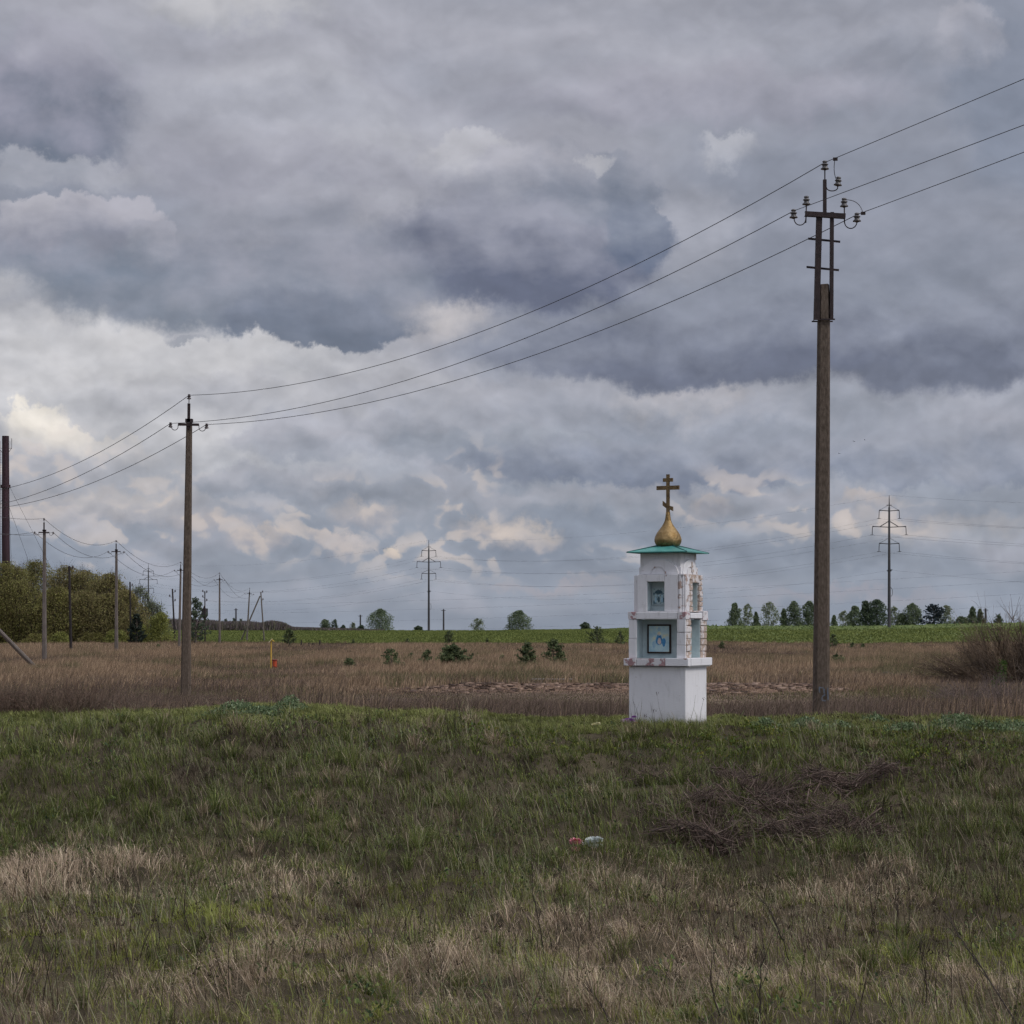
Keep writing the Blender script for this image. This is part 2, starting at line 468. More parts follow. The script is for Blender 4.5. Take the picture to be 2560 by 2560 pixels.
def height(X, D):
    X = np.asarray(X, float); D = np.asarray(D, float)
    px = np.clip(1280 + FPX * X / np.maximum(D, 12), -400, 2960)
    ztop = np.interp(px, [-400, 0, 300, 430, 500, 620, 800, 870, 1000, 1500, 2560], [-1.43, -1.43, -1.44, -1.42, -1.36, -1.31, -1.32, -1.38, -1.41, -1.51, -1.50])
    wob = (fbm(X * 0.35, D * 0.35, 3) - 0.5)
    rough_lip = 0.30 * (fbm(X * 1.1, D * 1.8, 77) - .5) * sstep(26.5, 28.4, D) * (1 - sstep(29.3, 30.4, D))
    toe = 21.4 + 1.2 * (fbm(X * 0.3, D * 0 + 4, 8) - .5)
    z = np.full(X.shape, -2.3)
    # ditch bottom and embankment
    b = -2.85 + 0.28 * wob + 0.10 * (fbm(X * 1.6, D * 1.6, 5) - .5)
    up = sstep(toe, 29.4, D + 1.1 * (fbm(X * .9, D * .9, 21) - .5))
    zb = b + (ztop - b) * (0.55 * up + 0.45 * np.clip((D - toe) / (29.0 - toe), 0, 1)) 
    hum = 0.52 * (fbm(X * 1.7, D * 1.5, 9, 3) - .5) + .12 * np.maximum(vnoise(X * 3.1, D * 2.7, 44) - .55, 0)
    zb = zb + rough_lip + hum * (1 - .85 * sstep(29.2, 30.6, D)) + .10 * (fbm(X * .9, D * .3, 66, 3) - .5) * sstep(28.5, 31, D) * (np.abs(X - 2.4) > 1.0)
    zb = np.where(D < 14, np.maximum(zb, -1.6 + (-1.25) * sstep(5, 13, D) + 0 * zb), zb)
    f = -2.3 + 0.12 * (fbm(X * .08, D * .05, 31) - .5) + .05 * (fbm(X * .7, D * .7, 32) - .5)
    back = sstep(35.4, 39.5, D)
    z = zb * (1 - back) + f * back
    # dug earth strip
    soil = np.exp(-((D - 79) / 2.6) ** 2) * sstep(-4.5, -1, X) * (1 - sstep(11, 13, X))
    z = z + soil * (0.20 + 0.10 * (fbm(X * .5, D * .3, 41) - .4))
    # ploughed slope rising to the crest, falling away behind
    dc, zc = crest(px)
    zf = -2.3 + (zc - EYE + 2.3) * np.clip((D - 300) / (dc - 300), 0, 1)
    far = np.where(D <= dc, zf, (zc - EYE) - 0.012 * (D - dc))
    z = np.where(D > 300, far, z)
    return z + EYE

def gz(x, y): return float(height(np.array([x]), np.array([y]))[0])
def at(px, py, Dd):
    return Vector(((px - 1280) / FPX * Dd, Dd, EYE - (py - HY) / FPX * Dd))
def ground_at(px, Dd, dz=0.0):
    x = (px - 1280) / FPX * Dd
    return Vector((x, Dd, gz(x, Dd) + dz))

# ------------------------------------------------------------------ materials
def mat(name):
    m = bpy.data.materials.new(name); m.use_nodes = True; nt = m.node_tree
    b = nt.nodes['Principled BSDF']
    return m, G(nt), b

def m_noise(name, c1, c2, scale=3, rough=0.8, bump=0.3, bscale=None, metal=0.0, det=6, stretch=(1, 1, 1), lo=.35, hi=.65, c3=None, bdist=.01, spec=.3):
    m, q, b = mat(name)
    t = q.new('ShaderNodeTexCoord').outputs['Object']
    v = q.v('MULTIPLY', t, stretch)
    n = q.noise(v, scale, det, 0.6)
    stops = [(lo, (*c1, 1)), (hi, (*c2, 1))]
    if c3: stops.append((min(hi + .12, .98), (*c3, 1)))
    q.link(q.ramp(n, stops), b.inputs['Base Color'])
    b.inputs['Roughness'].default_value = rough; b.inputs['Metallic'].default_value = metal
    b.inputs['Specular IOR Level'].default_value = spec
    if bump:
        bn = q.new('ShaderNodeBump'); bn.inputs['Strength'].default_value = bump; bn.inputs['Distance'].default_value = bdist
        q.link(q.noise(v, bscale or scale * 4, 5, 0.65), bn.inputs['Height']); q.link(bn.outputs[0], b.inputs['Normal'])
    return m

def m_tint(name, rough=0.75, trans=0.25, spec=.15):
    m, q, b = mat(name)
    a = q.new('ShaderNodeAttribute'); a.attribute_name = 'tint'
    q.link(a.outputs['Color'], b.inputs['Base Color'])
    b.inputs['Roughness'].default_value = rough; b.inputs['Specular IOR Level'].default_value = spec
    if trans:
        tr = q.new('ShaderNodeBsdfTranslucent'); q.link(a.outputs['Color'], tr.inputs[0])
        mx = q.new('ShaderNodeMixShader'); mx.inputs[0].default_value = trans
        q.link(b.outputs[0], mx.inputs[1]); q.link(tr.outputs[0], mx.inputs[2])
        q.link(mx.outputs[0], m.node_tree.nodes['Material Output'].inputs[0])
    return m

def m_weathered(name, paint, worn, thr=.6, scale=6, seedv=0.0, rough=.85, stain=(.30, .28, .26)):
    """paint with patches worn through to what is beneath, grime, brush texture"""
    m, q, b = mat(name)
    t = q.new('ShaderNodeTexCoord').outputs['Object']
    v = q.v('ADD', t, (seedv, seedv * .7, 0))
    wear = q.mr(q.noise(v, scale, 7, .62), thr, thr + .025)
    grime = q.mr(q.noise(q.v('MULTIPLY', v, (1, 1, .35)), 9, 6, .65), .50, .80, 0, .42)
    mott = q.noise(v, 3.5, 5, .6)
    pc = q.mix(grime, q.mix(mott, (paint[0] * .90, paint[1] * .90, paint[2] * .90, 1), (*paint, 1)), (*stain, 1))
    mud = q.m('MULTIPLY', q.mr(q.m('MULTIPLY_ADD', q.noise(v, 14, 5, .7), .35, q.sep(t)[2]), .42, .10), .55)
    strk = q.m('MULTIPLY', q.mr(q.noise(q.v('MULTIPLY', v, (22, 22, .9)), 1.0, 4, .6), .55, .78), .28)
    pc = q.mix(strk, pc, (stain[0] * 1.1, stain[1] * 1.05, stain[2], 1))
    pc = q.mix(mud, pc, (.24, .22, .17, 1))
    wc = q.mix(q.noise(v, 22, 5, .6), (worn[0] * .6, worn[1] * .6, worn[2] * .6, 1), (worn[0] * 1.25, worn[1] * 1.25, worn[2] * 1.25, 1))
    q.link(q.mix(wear, pc, wc), b.inputs['Base Color'])
    b.inputs['Roughness'].default_value = rough; b.inputs['Specular IOR Level'].default_value = .2
    h = q.m('SUBTRACT', q.noise(q.v('MULTIPLY', v, (6, 6, 30)), 3, 4, .6), q.m('MULTIPLY', wear, 1.2))
    bn = q.new('ShaderNodeBump'); bn.inputs['Strength'].default_value = .5; bn.inputs['Distance'].default_value = .006
    q.link(h, bn.inputs['Height']); q.link(bn.outputs[0], b.inputs['Normal'])
    return m

# ================================================================== ground sheet
rows = np.concatenate([np.linspace(-60, 10, 24), np.arange(10.5, 41, 0.28), np.geomspace(41.5, 300, 150), np.linspace(303, 700, 90), np.geomspace(715, 9000, 40)])
tcol = np.concatenate([-np.geomspace(9.0, 0.34, 14), np.linspace(-0.33, 0.33, 240), np.geomspace(0.34, 9.0, 14)])
Dg, Tg = np.meshgrid(rows, tcol, indexing='ij')
Xg = Tg * np.maximum(np.abs(Dg), 20)
Zg = height(Xg, Dg)
Vg = np.stack([Xg, Dg, Zg], 2).reshape(-1, 3)
nr, nc = len(rows), len(tcol)
ii = (np.arange(nr - 1)[:, None] * nc + np.arange(nc - 1)[None, :])[..., None]
Fg = np.concatenate([ii, ii + 1, ii + nc + 1, ii + nc], 2).reshape(-1)
gm, q, b = mat('earth_and_fields')
t = q.new('ShaderNodeTexCoord').outputs['Object']
xyz = q.sep(t)
Y = xyz[1]
big = q.noise(q.v('MULTIPLY', t, (1, .35, 1)), .05, 5, .6)
fine = q.noise(t, 2.2, 8, .7)
near_c = q.ramp(fine, [(.3, (.034, .029, .020, 1)), (.5, (.070, .058, .038, 1)), (.7, (.115, .095, .060, 1))])
mead_c = q.ramp(q.noise(q.v('MULTIPLY', t, (.5, .12, 1)), .5, 6, .65), [(.3, (.08, .06, .045, 1)), (.5, (.15, .11, .08, 1)), (.7, (.24, .18, .13, 1))])
crop_n = q.noise(q.v('MULTIPLY', t, (.16, .05, 1)), 1.0, 7, .7)
crop_c = q.ramp(crop_n, [(.32, (.058, .072, .026, 1)), (.46, (.095, .118, .040, 1)), (.62, (.135, .165, .058, 1))])
Yw = q.m('MULTIPLY_ADD', q.m('SUBTRACT', fine, .5), 3.0, Y)
Yc = q.m('ADD', q.m('MULTIPLY_ADD', q.m('SUBTRACT', big, .5), 50.0, Y), q.m('MULTIPLY', xyz[0], .05))
c = q.mix(q.mr(Yw, 36, 40), near_c, mead_c)
sx = q.m('MULTIPLY', q.mr(xyz[0], -4.5, -1.5), q.mr(xyz[0], 13, 11))
sm = q.m('MULTIPLY', sx, q.mr(q.m('ABSOLUTE', q.m('SUBTRACT', Yw, 79.0)), 5.0, 2.5))
c = q.mix(sm, c, q.ramp(q.noise(t, 1.6, 6, .7), [(.35, (.07, .045, .032, 1)), (.55, (.19, .125, .088, 1)), (.75, (.32, .23, .17, 1))]))
c = q.mix(q.mr(Yc, 292, 306), c, crop_c)
q.link(c, b.inputs['Base Color'])
b.inputs['Roughness'].default_value = 1.0; b.inputs['Specular IOR Level'].default_value = .05
bn = q.new('ShaderNodeBump'); bn.inputs['Strength'].default_value = .8; bn.inputs['Distance'].default_value = .06
q.link(fine, bn.inputs['Height']); q.link(bn.outputs[0], b.inputs['Normal'])
ground = link_mesh('ground', np_mesh('ground', Vg, Fg, np.full((nr - 1) * (nc - 1), 4), smooth=True), gm)
tag(ground, kind='structure')

# ================================================================== grass and weeds
M_grass = m_tint('grass_blades')
M_dry = m_tint('dry_stems', trans=.12)

def scatter(d0, d1, dens, k=.245, m=1.6):
    """random feet on the ground between two distances, with constant density"""
    ar = (d1 - d0) * (k * (d0 + d1) + 2 * m)
    n = int(ar * dens)
    W = lambda d: k * d + m
    D = rng.uniform(d0, d1, int(n * 1.6)); keep = rng.uniform(0, W(d1), len(D)) < W(D); D = D[keep][:n]
    X = rng.uniform(-1, 1, len(D)) * W(D)
    return X, D

def px_of(X, D, Z): return 1280 + FPX * X / D, HY - FPX * (Z - EYE) / D

def patch(px, py, L):
    s = np.zeros_like(px)
    for (cx, cy, rx, ry, a) in L:
        s = np.maximum(s, a * np.exp(-(((px - cx) / rx) ** 2 + ((py - cy) / ry) ** 2)))
    return s
def to_world_patch(L):
    """patches were measured on the photograph; turn each into a patch of ground at its real place and size"""
    out = []
    dd = np.linspace(13, 300, 3000)
    for (px, py, rx, ry, a) in L:
        def hit(yy):
            X = (px - 1280) / FPX * dd
            rowy = HY - FPX * (height(X, dd) - EYE) / dd
            k = int(np.argmin(np.abs(rowy - yy) + 0.0 * dd)); return dd[k]
        d = hit(py); dn = hit(min(py + ry, 2700)); df = hit(py - ry)
        out.append(((px - 1280) / FPX * d, d, rx / FPX * d, max(0.35, abs(df - dn) / 2), a))
    return out

STRAW = to_world_patch([(110, 2220, 210, 75, 1.), (330, 2170, 150, 60, .75), (620, 2190, 170, 60, .45), (760, 2250, 120, 50, .6),
    (1330, 2330, 260, 45, .5), (1500, 2390, 380, 50, .6), (1110, 2440, 190, 70, .95), (560, 2440, 220, 45, .75), (760, 2400, 200, 40, .6), (1500, 2520, 160, 50, .7),
    (1660, 2270, 320, 50, .6), (2170, 2230, 320, 55, .65), (2050, 2300, 260, 50, .6), (1850, 2500, 260, 60, .5),
    (2420, 2480, 220, 70, .5), (1120, 2560, 120, 40, .6), (700, 2330, 90, 50, .55), (150, 2330, 200, 40, .5), (1750, 2440, 150, 40, .6)])
BROWN = to_world_patch([(100, 2490, 300, 140, .9), (950, 2290, 360, 55, .55), (1500, 2330, 220, 50, .6), (1950, 2360, 320, 80, .75), (2380, 2330, 260, 110, .95),
    (1700, 2420, 180, 60, .7), (2100, 2470, 220, 60, .5), (1050, 1950, 200, 80, .35), (2480, 1980, 120, 90, .4), (930, 2330, 160, 40, .5), (1350, 2480, 120, 40, .4), (500, 2490, 150, 50, .5), (2300, 1880, 260, 30, .35)])
BARE = to_world_patch([(1800, 1855, 130, 12, .8), (2050, 1845, 160, 8, .75), (2300, 1862, 200, 12, .9), (2480, 1875, 120, 14, .8), (620, 1868, 130, 12, .8), (770, 1835, 60, 10, .8), (1380, 1900, 260, 12, .45), (300, 1880, 140, 12, .5), (90, 1830, 120, 14, .6), (1200, 1930, 160, 14, .5), (1960, 1990, 240, 55, .45), (2080, 2070, 190, 45, .45), (560, 1850, 160, 16, .55), (480, 1945, 90, 20, .9), (2150, 1870, 330, 16, .6), (2350, 1868, 120, 22, .7), (1640, 1870, 160, 16, .3), (900, 1840, 60, 14, .5), (1740, 2090, 110, 50, .5), (1550, 2000, 200, 40, .3)])

# --- near zone: ditch and embankment
X, Dn = scatter(14.2, 36.3, 1700, m=4.2)
# feet gather into tufts
cell = .15
wx, wy = fbm(X * 3, Dn * 3, 15, 2) * .5, fbm(X * 3, Dn * 3, 16, 2) * .5
Xw, Dw = X + wx, Dn + wy
cxn, cyn = np.floor(Xw / cell), np.floor(Dw / cell)
tcx = (cxn + hash2(cxn, cyn, 5)) * cell - wx; tcy = (cyn + hash2(cxn, cyn, 6)) * cell - wy
tv = hash2(cxn, cyn, 7)
pull = .05 + .42 * (tv > .55)
X = X + (tcx - X) * pull; Dn = Dn + (tcy - Dn) * pull
outaz = np.arctan2(Dn - tcy, X - tcx)
Z = height(X, Dn)
n1 = fbm(X * .55, Dn * .40, 51); n2 = fbm(X * 2.2, Dn * 1.6, 61); n3 = fbm(X * 6, Dn * 5, 71, 3)
straw = patch(X, Dn, STRAW); brown = patch(X, Dn, BROWN); bare = patch(X, Dn, BARE)
lower = 1 - sstep(19.5, 23.5, Dn)
top = sstep(28.6, 30.6, Dn)
u = rng.uniform(0, 1, len(X))
sp = np.clip(straw * (1.0 * n2 + .25) + lower * .12 * n2 * 2 * (n1 > .45), 0, .95) * (1 - top)
sp = np.clip(np.where((sp > .14) & (n3 > .40), sp * 1.5, sp * .6), 0, .92)
is_straw = u < sp
bp = np.clip(brown * .8 * (n2 + .3) + lower * (n1 - .46) * 1.3 + .05 + .25 * (n3 - .5) + .15 * (n1 > .55), .02, .85) * (1 - .95 * top)
is_brown = (~is_straw) & (rng.uniform(0, 1, len(X)) < bp)
dark = rng.uniform(0, 1, len(X)) < bare * (.75 + 1.6 * (n2 - .5)) * (bare > .15)
is_brown |= dark
keep = rng.uniform(0, 1, len(X)) > bare * .35
keep &= rng.uniform(0, 1, len(X)) < (.30 + 1.0 * n3 + .3 * top)
X, Dn, Z, n1, n2, n3, straw, brown, lower, top, is_straw, is_brown, tv, outaz, dark = [a[keep] for a in (X, Dn, Z, n1, n2, n3, straw, brown, lower, top, is_straw, is_brown, tv, outaz, dark)]
is_straw &= ~dark
N = len(X)
P = np.stack([X, Dn, Z - .01], 1)
tall = np.clip(.55 + 1.1 * (n1 - .38) + 1.3 * (n2 - .5), .25, 1.7)
hgt = (.045 + .12 * tall) * (.5 + .95 * tv) * rng.uniform(.45, 1.3, N) * (1 - .35 * top)
hgt = np.where(is_straw, .10 + .26 * straw * rng.uniform(.3, 1.3, N) * (.5 + tv), hgt)
hgt = np.where(is_brown, hgt * 1.05 + .03, hgt)
lean = np.where(is_straw, rng.uniform(.3, 1.9, N), rng.uniform(.15, 1.25, N))
flow = fbm(X * .4, Dn * .4, 81) * 7
laz = np.where(rng.uniform(0, 1, N) < .45, outaz + rng.normal(0, .6, N), flow + rng.normal(0, .8, N))
wid = np.where(is_straw, rng.uniform(.0028, .0055, N), rng.uniform(.004, .0085, N)) * (Dn / 22)
wid = np.where(is_brown, wid * .6, wid)
def palette(u, *cs):
    cs = np.array(cs); i = np.clip((u * len(cs)).astype(int), 0, len(cs) - 1); return cs[i]
uu = np.clip(rng.uniform(0, 1, N) * .75 + .5 * (n2 - .38), 0, .999)
uu = np.clip(uu * .6 + .4 * tv, 0, .999)
cg = palette(uu, (.072, .072, .026), (.094, .102, .030), (.120, .136, .035), (.150, .172, .042), (.155, .170, .066), (.24, .265, .085))
ct = palette(uu, (.105, .116, .038), (.145, .160, .050), (.185, .198, .066), (.235, .242, .095))
tb = np.clip(sstep(27.2, 31.0, Dn + 2.2 * (n2 - .5) + 2.0 * (n1 - .5)), 0, 1)
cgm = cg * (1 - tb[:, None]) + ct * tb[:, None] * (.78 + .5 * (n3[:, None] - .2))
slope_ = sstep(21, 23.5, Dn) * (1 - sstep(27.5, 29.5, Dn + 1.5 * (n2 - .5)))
deep = rng.uniform(0, 1, N) < slope_ * .55  # darker green plants on the slope face; its shading is put into their colour
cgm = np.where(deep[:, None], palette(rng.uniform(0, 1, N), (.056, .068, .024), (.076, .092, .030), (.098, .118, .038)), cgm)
cgm = cgm * (1 + .40 * lower[:, None] * np.array([1.15, 1.0, .5])) 
cst = palette(rng.uniform(0, 1, N), (.30, .225, .155), (.41, .32, .225), (.54, .44, .32), (.20, .15, .10), (.34, .26, .185))
cbr = palette(rng.uniform(0, 1, N), (.115, .088, .065), (.165, .125, .095), (.22, .17, .13), (.135, .11, .072))
cbr = np.where(dark[:, None], palette(rng.uniform(0, 1, N), (.045, .032, .026), (.07, .048, .038), (.10, .070, .055), (.05, .045, .028)), cbr)
hgt = np.where(dark, hgt * .65, hgt); wid = np.where(dark, wid * 1.8, wid)
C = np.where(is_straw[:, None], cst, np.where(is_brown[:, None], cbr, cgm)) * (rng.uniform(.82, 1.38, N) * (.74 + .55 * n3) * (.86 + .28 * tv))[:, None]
green = ~is_straw & ~is_brown
def grass_obj(name, sel, material, label, cat):
    V, F, S, Cc = blades(P[sel], hgt[sel], wid[sel], lean[sel], laz[sel], C[sel])
    o = link_mesh(name, np_mesh(name, V, F, S, Cc), material)
    return tag(o, label, cat, kind='stuff')
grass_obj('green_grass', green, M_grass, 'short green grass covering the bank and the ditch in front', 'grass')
grass_obj('dry_grass', is_straw, M_dry, 'pale flattened straw-coloured grass lying in patches in the ditch', 'dry grass')
grass_obj('brown_weeds', is_brown, M_dry, 'thin brown dead weeds mixed through the foreground grass', 'weeds')

# --- long arching blades and broad-leaved weeds breaking up the turf
X, Dl = scatter(14.5, 29.5, 75)
Zl = height(X, Dl); q2 = fbm(X * .9, Dl * .7, 141); s = rng.uniform(0, 1, len(X)) < np.clip((q2 - .38) * 4, .05, 1); X, Dl, Zl = X[s], Dl[s], Zl[s]; N = len(X)
Cl = palette(rng.uniform(0, 1, N), (.16, .18, .085), (.21, .23, .12), (.26, .25, .15), (.12, .15, .06), (.30, .25, .18))
V, F, S, Cc = blades(np.stack([X, Dl, Zl], 1), rng.uniform(.18, .42, N), rng.uniform(.004, .008, N), rng.uniform(.3, 1.3, N), rng.normal(2.6, 1.0, N), Cl)
tag(link_mesh('long_grass', np_mesh('long_grass', V, F, S, Cc), M_grass), 'long pale arching blades standing out of the turf', 'grass', kind='stuff')
nc_ = 900; X0, D0 = scatter(15, 31, 4.0); s = rng.uniform(0, 1, len(X0)) < np.clip((fbm(X0 * .5, D0 * .5, 151) - .35) * 4, 0, 1); X0, D0 = X0[s], D0[s]
k_ = 16; X = np.repeat(X0, k_) + rng.normal(0, .07, len(X0) * k_); Dl = np.repeat(D0, k_) + rng.normal(0, .09, len(X0) * k_); N = len(X); Zl = height(X, Dl) + rng.uniform(.02, .12, N)
Cl = palette(rng.uniform(0, 1, N), (.075, .105, .035), (.11, .15, .045), (.16, .19, .06), (.05, .075, .035)) * np.repeat(rng.uniform(.6, 1.4, len(X0)), k_)[:, None]
V, F, S, Cc = blades(np.stack([X, Dl, Zl], 1), rng.uniform(.02, .06, N), rng.uniform(.012, .028, N), rng.uniform(.6, 2.2, N), rng.uniform(0, 6.28, N), Cl)
tag(link_mesh('broad_leaves', np_mesh('broad_leaves', V, F, S, Cc), M_grass), 'low broad-leaved weeds dotted over the bank and ditch', 'weeds', kind='stuff')

X = rng.uniform(1.35, 3.35, 5200); Dl = rng.uniform(30.9, 31.55, 5200) - .12 * (X - 2.3); s = rng.uniform(0, 1, 5200) < np.clip((fbm(X * 5, Dl * 4, 171) - .40) * 6, 0, 1) * (X < 3.0 + .3 * rng.uniform(0, 1, 5200))
X, Dl = X[s], Dl[s]; N = len(X)
V, F, S, Cc = blades(np.stack([X, Dl, height(X, Dl) - .01], 1), rng.uniform(.07, .23, N), rng.uniform(.005, .009, N), rng.uniform(.05, .7, N), rng.uniform(0, 6.28, N), palette(rng.uniform(0, 1, N), (.12, .145, .045), (.16, .19, .055), (.20, .225, .075), (.24, .22, .11)))
tag(link_mesh('plinth_tufts', np_mesh('plinth_tufts', V, F, S, Cc), M_grass), 'ragged grass tufts growing up against the foot of the shrine', 'grass', kind='stuff')

# --- tussocks: thick clumps of long arching blades, green or bleached
X0, D0 = scatter(14.6, 30.2, 3.4, m=4.2); st0 = patch(X0, D0, STRAW) + .6 * patch(X0, D0, BROWN)
kb = 95; n0 = len(X0); sz = rng.uniform(.45, 1.25, n0); drytus = rng.uniform(0, 1, n0) < (.15 + .8 * st0) ; s = rng.uniform(0, 1, n0) < .35 + .6 * (fbm(X0 * .6, D0 * .5, 411) > .5)
X0, D0, sz, drytus = X0[s], D0[s], sz[s], drytus[s]; n0 = len(X0)
aa = rng.uniform(0, 6.28, n0 * kb); rr = np.abs(rng.normal(0, .05, n0 * kb)) * np.repeat(sz, kb)
X = np.repeat(X0, kb) + np.cos(aa) * rr; Dl = np.repeat(D0, kb) + np.sin(aa) * rr; N = len(X)
hh = np.repeat(sz, kb) * rng.uniform(.10, .34, N); wind = rng.normal(0, .9, N) + np.repeat(rng.normal(2.4, .8, n0), kb)
dr = np.repeat(drytus, kb); flip = rng.uniform(0, 1, N) < .15; dr = dr ^ flip
Cl = np.where(dr[:, None], palette(rng.uniform(0, 1, N), (.24, .18, .12), (.36, .28, .19), (.48, .39, .28), (.16, .115, .08)), palette(rng.uniform(0, 1, N), (.065, .085, .025), (.10, .125, .035), (.145, .17, .045), (.20, .225, .075))) * np.repeat(rng.uniform(.75, 1.2, n0), kb)[:, None]
V, F, S, Cc = blades(np.stack([X, Dl, height(X, Dl) - .01], 1), hh, rng.uniform(.0035, .0075, N), rng.uniform(.2, 1.6, N), np.where(rng.uniform(0, 1, N) < .6, aa, wind), Cl)
tag(link_mesh('grass_tussocks', np_mesh('grass_tussocks', V, F, S, Cc), M_grass), 'thick tussocks of green and bleached grass standing out of the turf', 'grass', kind='stuff')

# --- taller seed stems scattered through the foreground
X, Ds = scatter(14.5, 29.5, 26)
Zs = height(X, Ds); w_ = patch(X, Ds, BROWN) + .5 * patch(X, Ds, STRAW) + .22
s = rng.uniform(0, 1, len(X)) < w_; X, Ds, Zs = X[s], Ds[s], Zs[s]; N = len(X)
h = rng.uniform(.22, .62, N); a = rng.uniform(0, 6.28, N); le = rng.uniform(.05, .5, N)
k = np.linspace(0, 1, 4)[None, :, None]
tipv = np.stack([np.cos(a) * le * h, np.sin(a) * le * h, h], 1)[:, None, :]
Pp = np.stack([X, Ds, Zs], 1)[:, None, :] + tipv * k + rng.normal(0, .012, (N, 4, 3)) * k
R = np.array([.0030, .0026, .0020, .0010])[None] * rng.uniform(.7, 1.3, (N, 1))
V, F, S, rp = tubes_np(Pp, R)
Cc = np.repeat(palette(rng.uniform(0, 1, N), (.05, .036, .028), (.09, .066, .048), (.20, .16, .11), (.035, .026, .022)), rp, 0)
parts = [(V, F, S, Cc)]
sd_ = rng.uniform(0, 1, N) < .35                     # seed heads
Pt = Pp[sd_, 3]; M_ = len(Pt)
for _ in range(7):
    q0 = Pt + rng.normal(0, .014, (M_, 3))
    parts.append(blades(q0, rng.uniform(.012, .03, M_), rng.uniform(.008, .016, M_), rng.uniform(0, 1, M_), rng.uniform(0, 6, M_), np.tile([[.05, .036, .026]], (M_, 1)), 1))
V, F, S, Cc = join_parts(parts)
tag(link_mesh('seed_stems', np_mesh('seed_stems', V, F, S, Cc), M_dry), 'thin upright dead stems with seed heads standing in the ditch', 'weeds', kind='stuff')

# --- low leafy ground cover along the crest
def leafy(name, pts, cols, size, label, nper=60):
    Vs = []
    for (px, Dd, rx, ry, hh, n) in pts:
        x0 = (px - 1280) / FPX * Dd
        x = x0 + rng.normal(0, rx, n); y = Dd + rng.normal(0, ry, n)
        z = height(x, y) + .035 + hh * 1.35 * np.exp(-(((x - x0) / (rx * 1.3)) ** 2)) * rng.uniform(.1, 1, n)
        Vs.append(np.stack([x, y, z], 1))
    Pl = np.concatenate(Vs); n = len(Pl)
    Cl = palette(rng.uniform(0, 1, n), *cols) * rng.uniform(.8, 1.2, (n, 1))
    V, F, S, Cc = blades(Pl, rng.uniform(.3, 1, n) * size, rng.uniform(.35, .7, n) * size, rng.uniform(.2, 1.8, n), rng.uniform(0, 6.28, n), Cl)
    return tag(link_mesh(name, np_mesh(name, V, F, S, Cc), M_grass), label, 'ground cover', kind='stuff')
leafy('silvery_leaves', [(1915, 30.3, .13, .25, .12, 900), (2020, 30.6, .16, .25, .13, 1100), (2105, 31.8, .10, .3, .06, 350), (2270, 30.8, .18, .25, .07, 700), (2340, 30.0, .16, .2, .07, 600),
    (2400, 31.4, .22, .4, .14, 1200), (2470, 30.2, .25, .3, .08, 1000), (2545, 31.0, .15, .4, .08, 600), (2190, 34.0, .1, .2, .08, 200), (590, 32.5, .22, .4, .12, 1100), (660, 31.5, .18, .3, .10, 700), (720, 33.4, .14, .3, .14, 500), (540, 31.0, .14, .3, .06, 300)],
    [(.10, .145, .065), (.14, .19, .09), (.075, .11, .05), (.20, .25, .145)], .05, 'silvery grey-green leafy clumps along the top edge of the bank')
leafy('yellow_green_leaves', [(1950, 29.4, .30, .3, .04, 600), (2300, 29.0, .5, .3, .04, 900), (2230, 29.2, .3, .25, .04, 500), (560, 30.0, .2, .3, .05, 500), (620, 29.0, .25, .3, .04, 400), (1800, 28.2, .4, .5, .04, 500), (2260, 27.8, .25, .4, .05, 450), (760, 30.0, .3, .3, .04, 400), (1250, 28.5, .9, .7, .03, 700), (2400, 27.5, .5, .5, .04, 500)],
    [(.11, .145, .025), (.14, .17, .03), (.075, .115, .025), (.17, .16, .035)], .05, 'yellow-green low leaves along the lip of the bank')

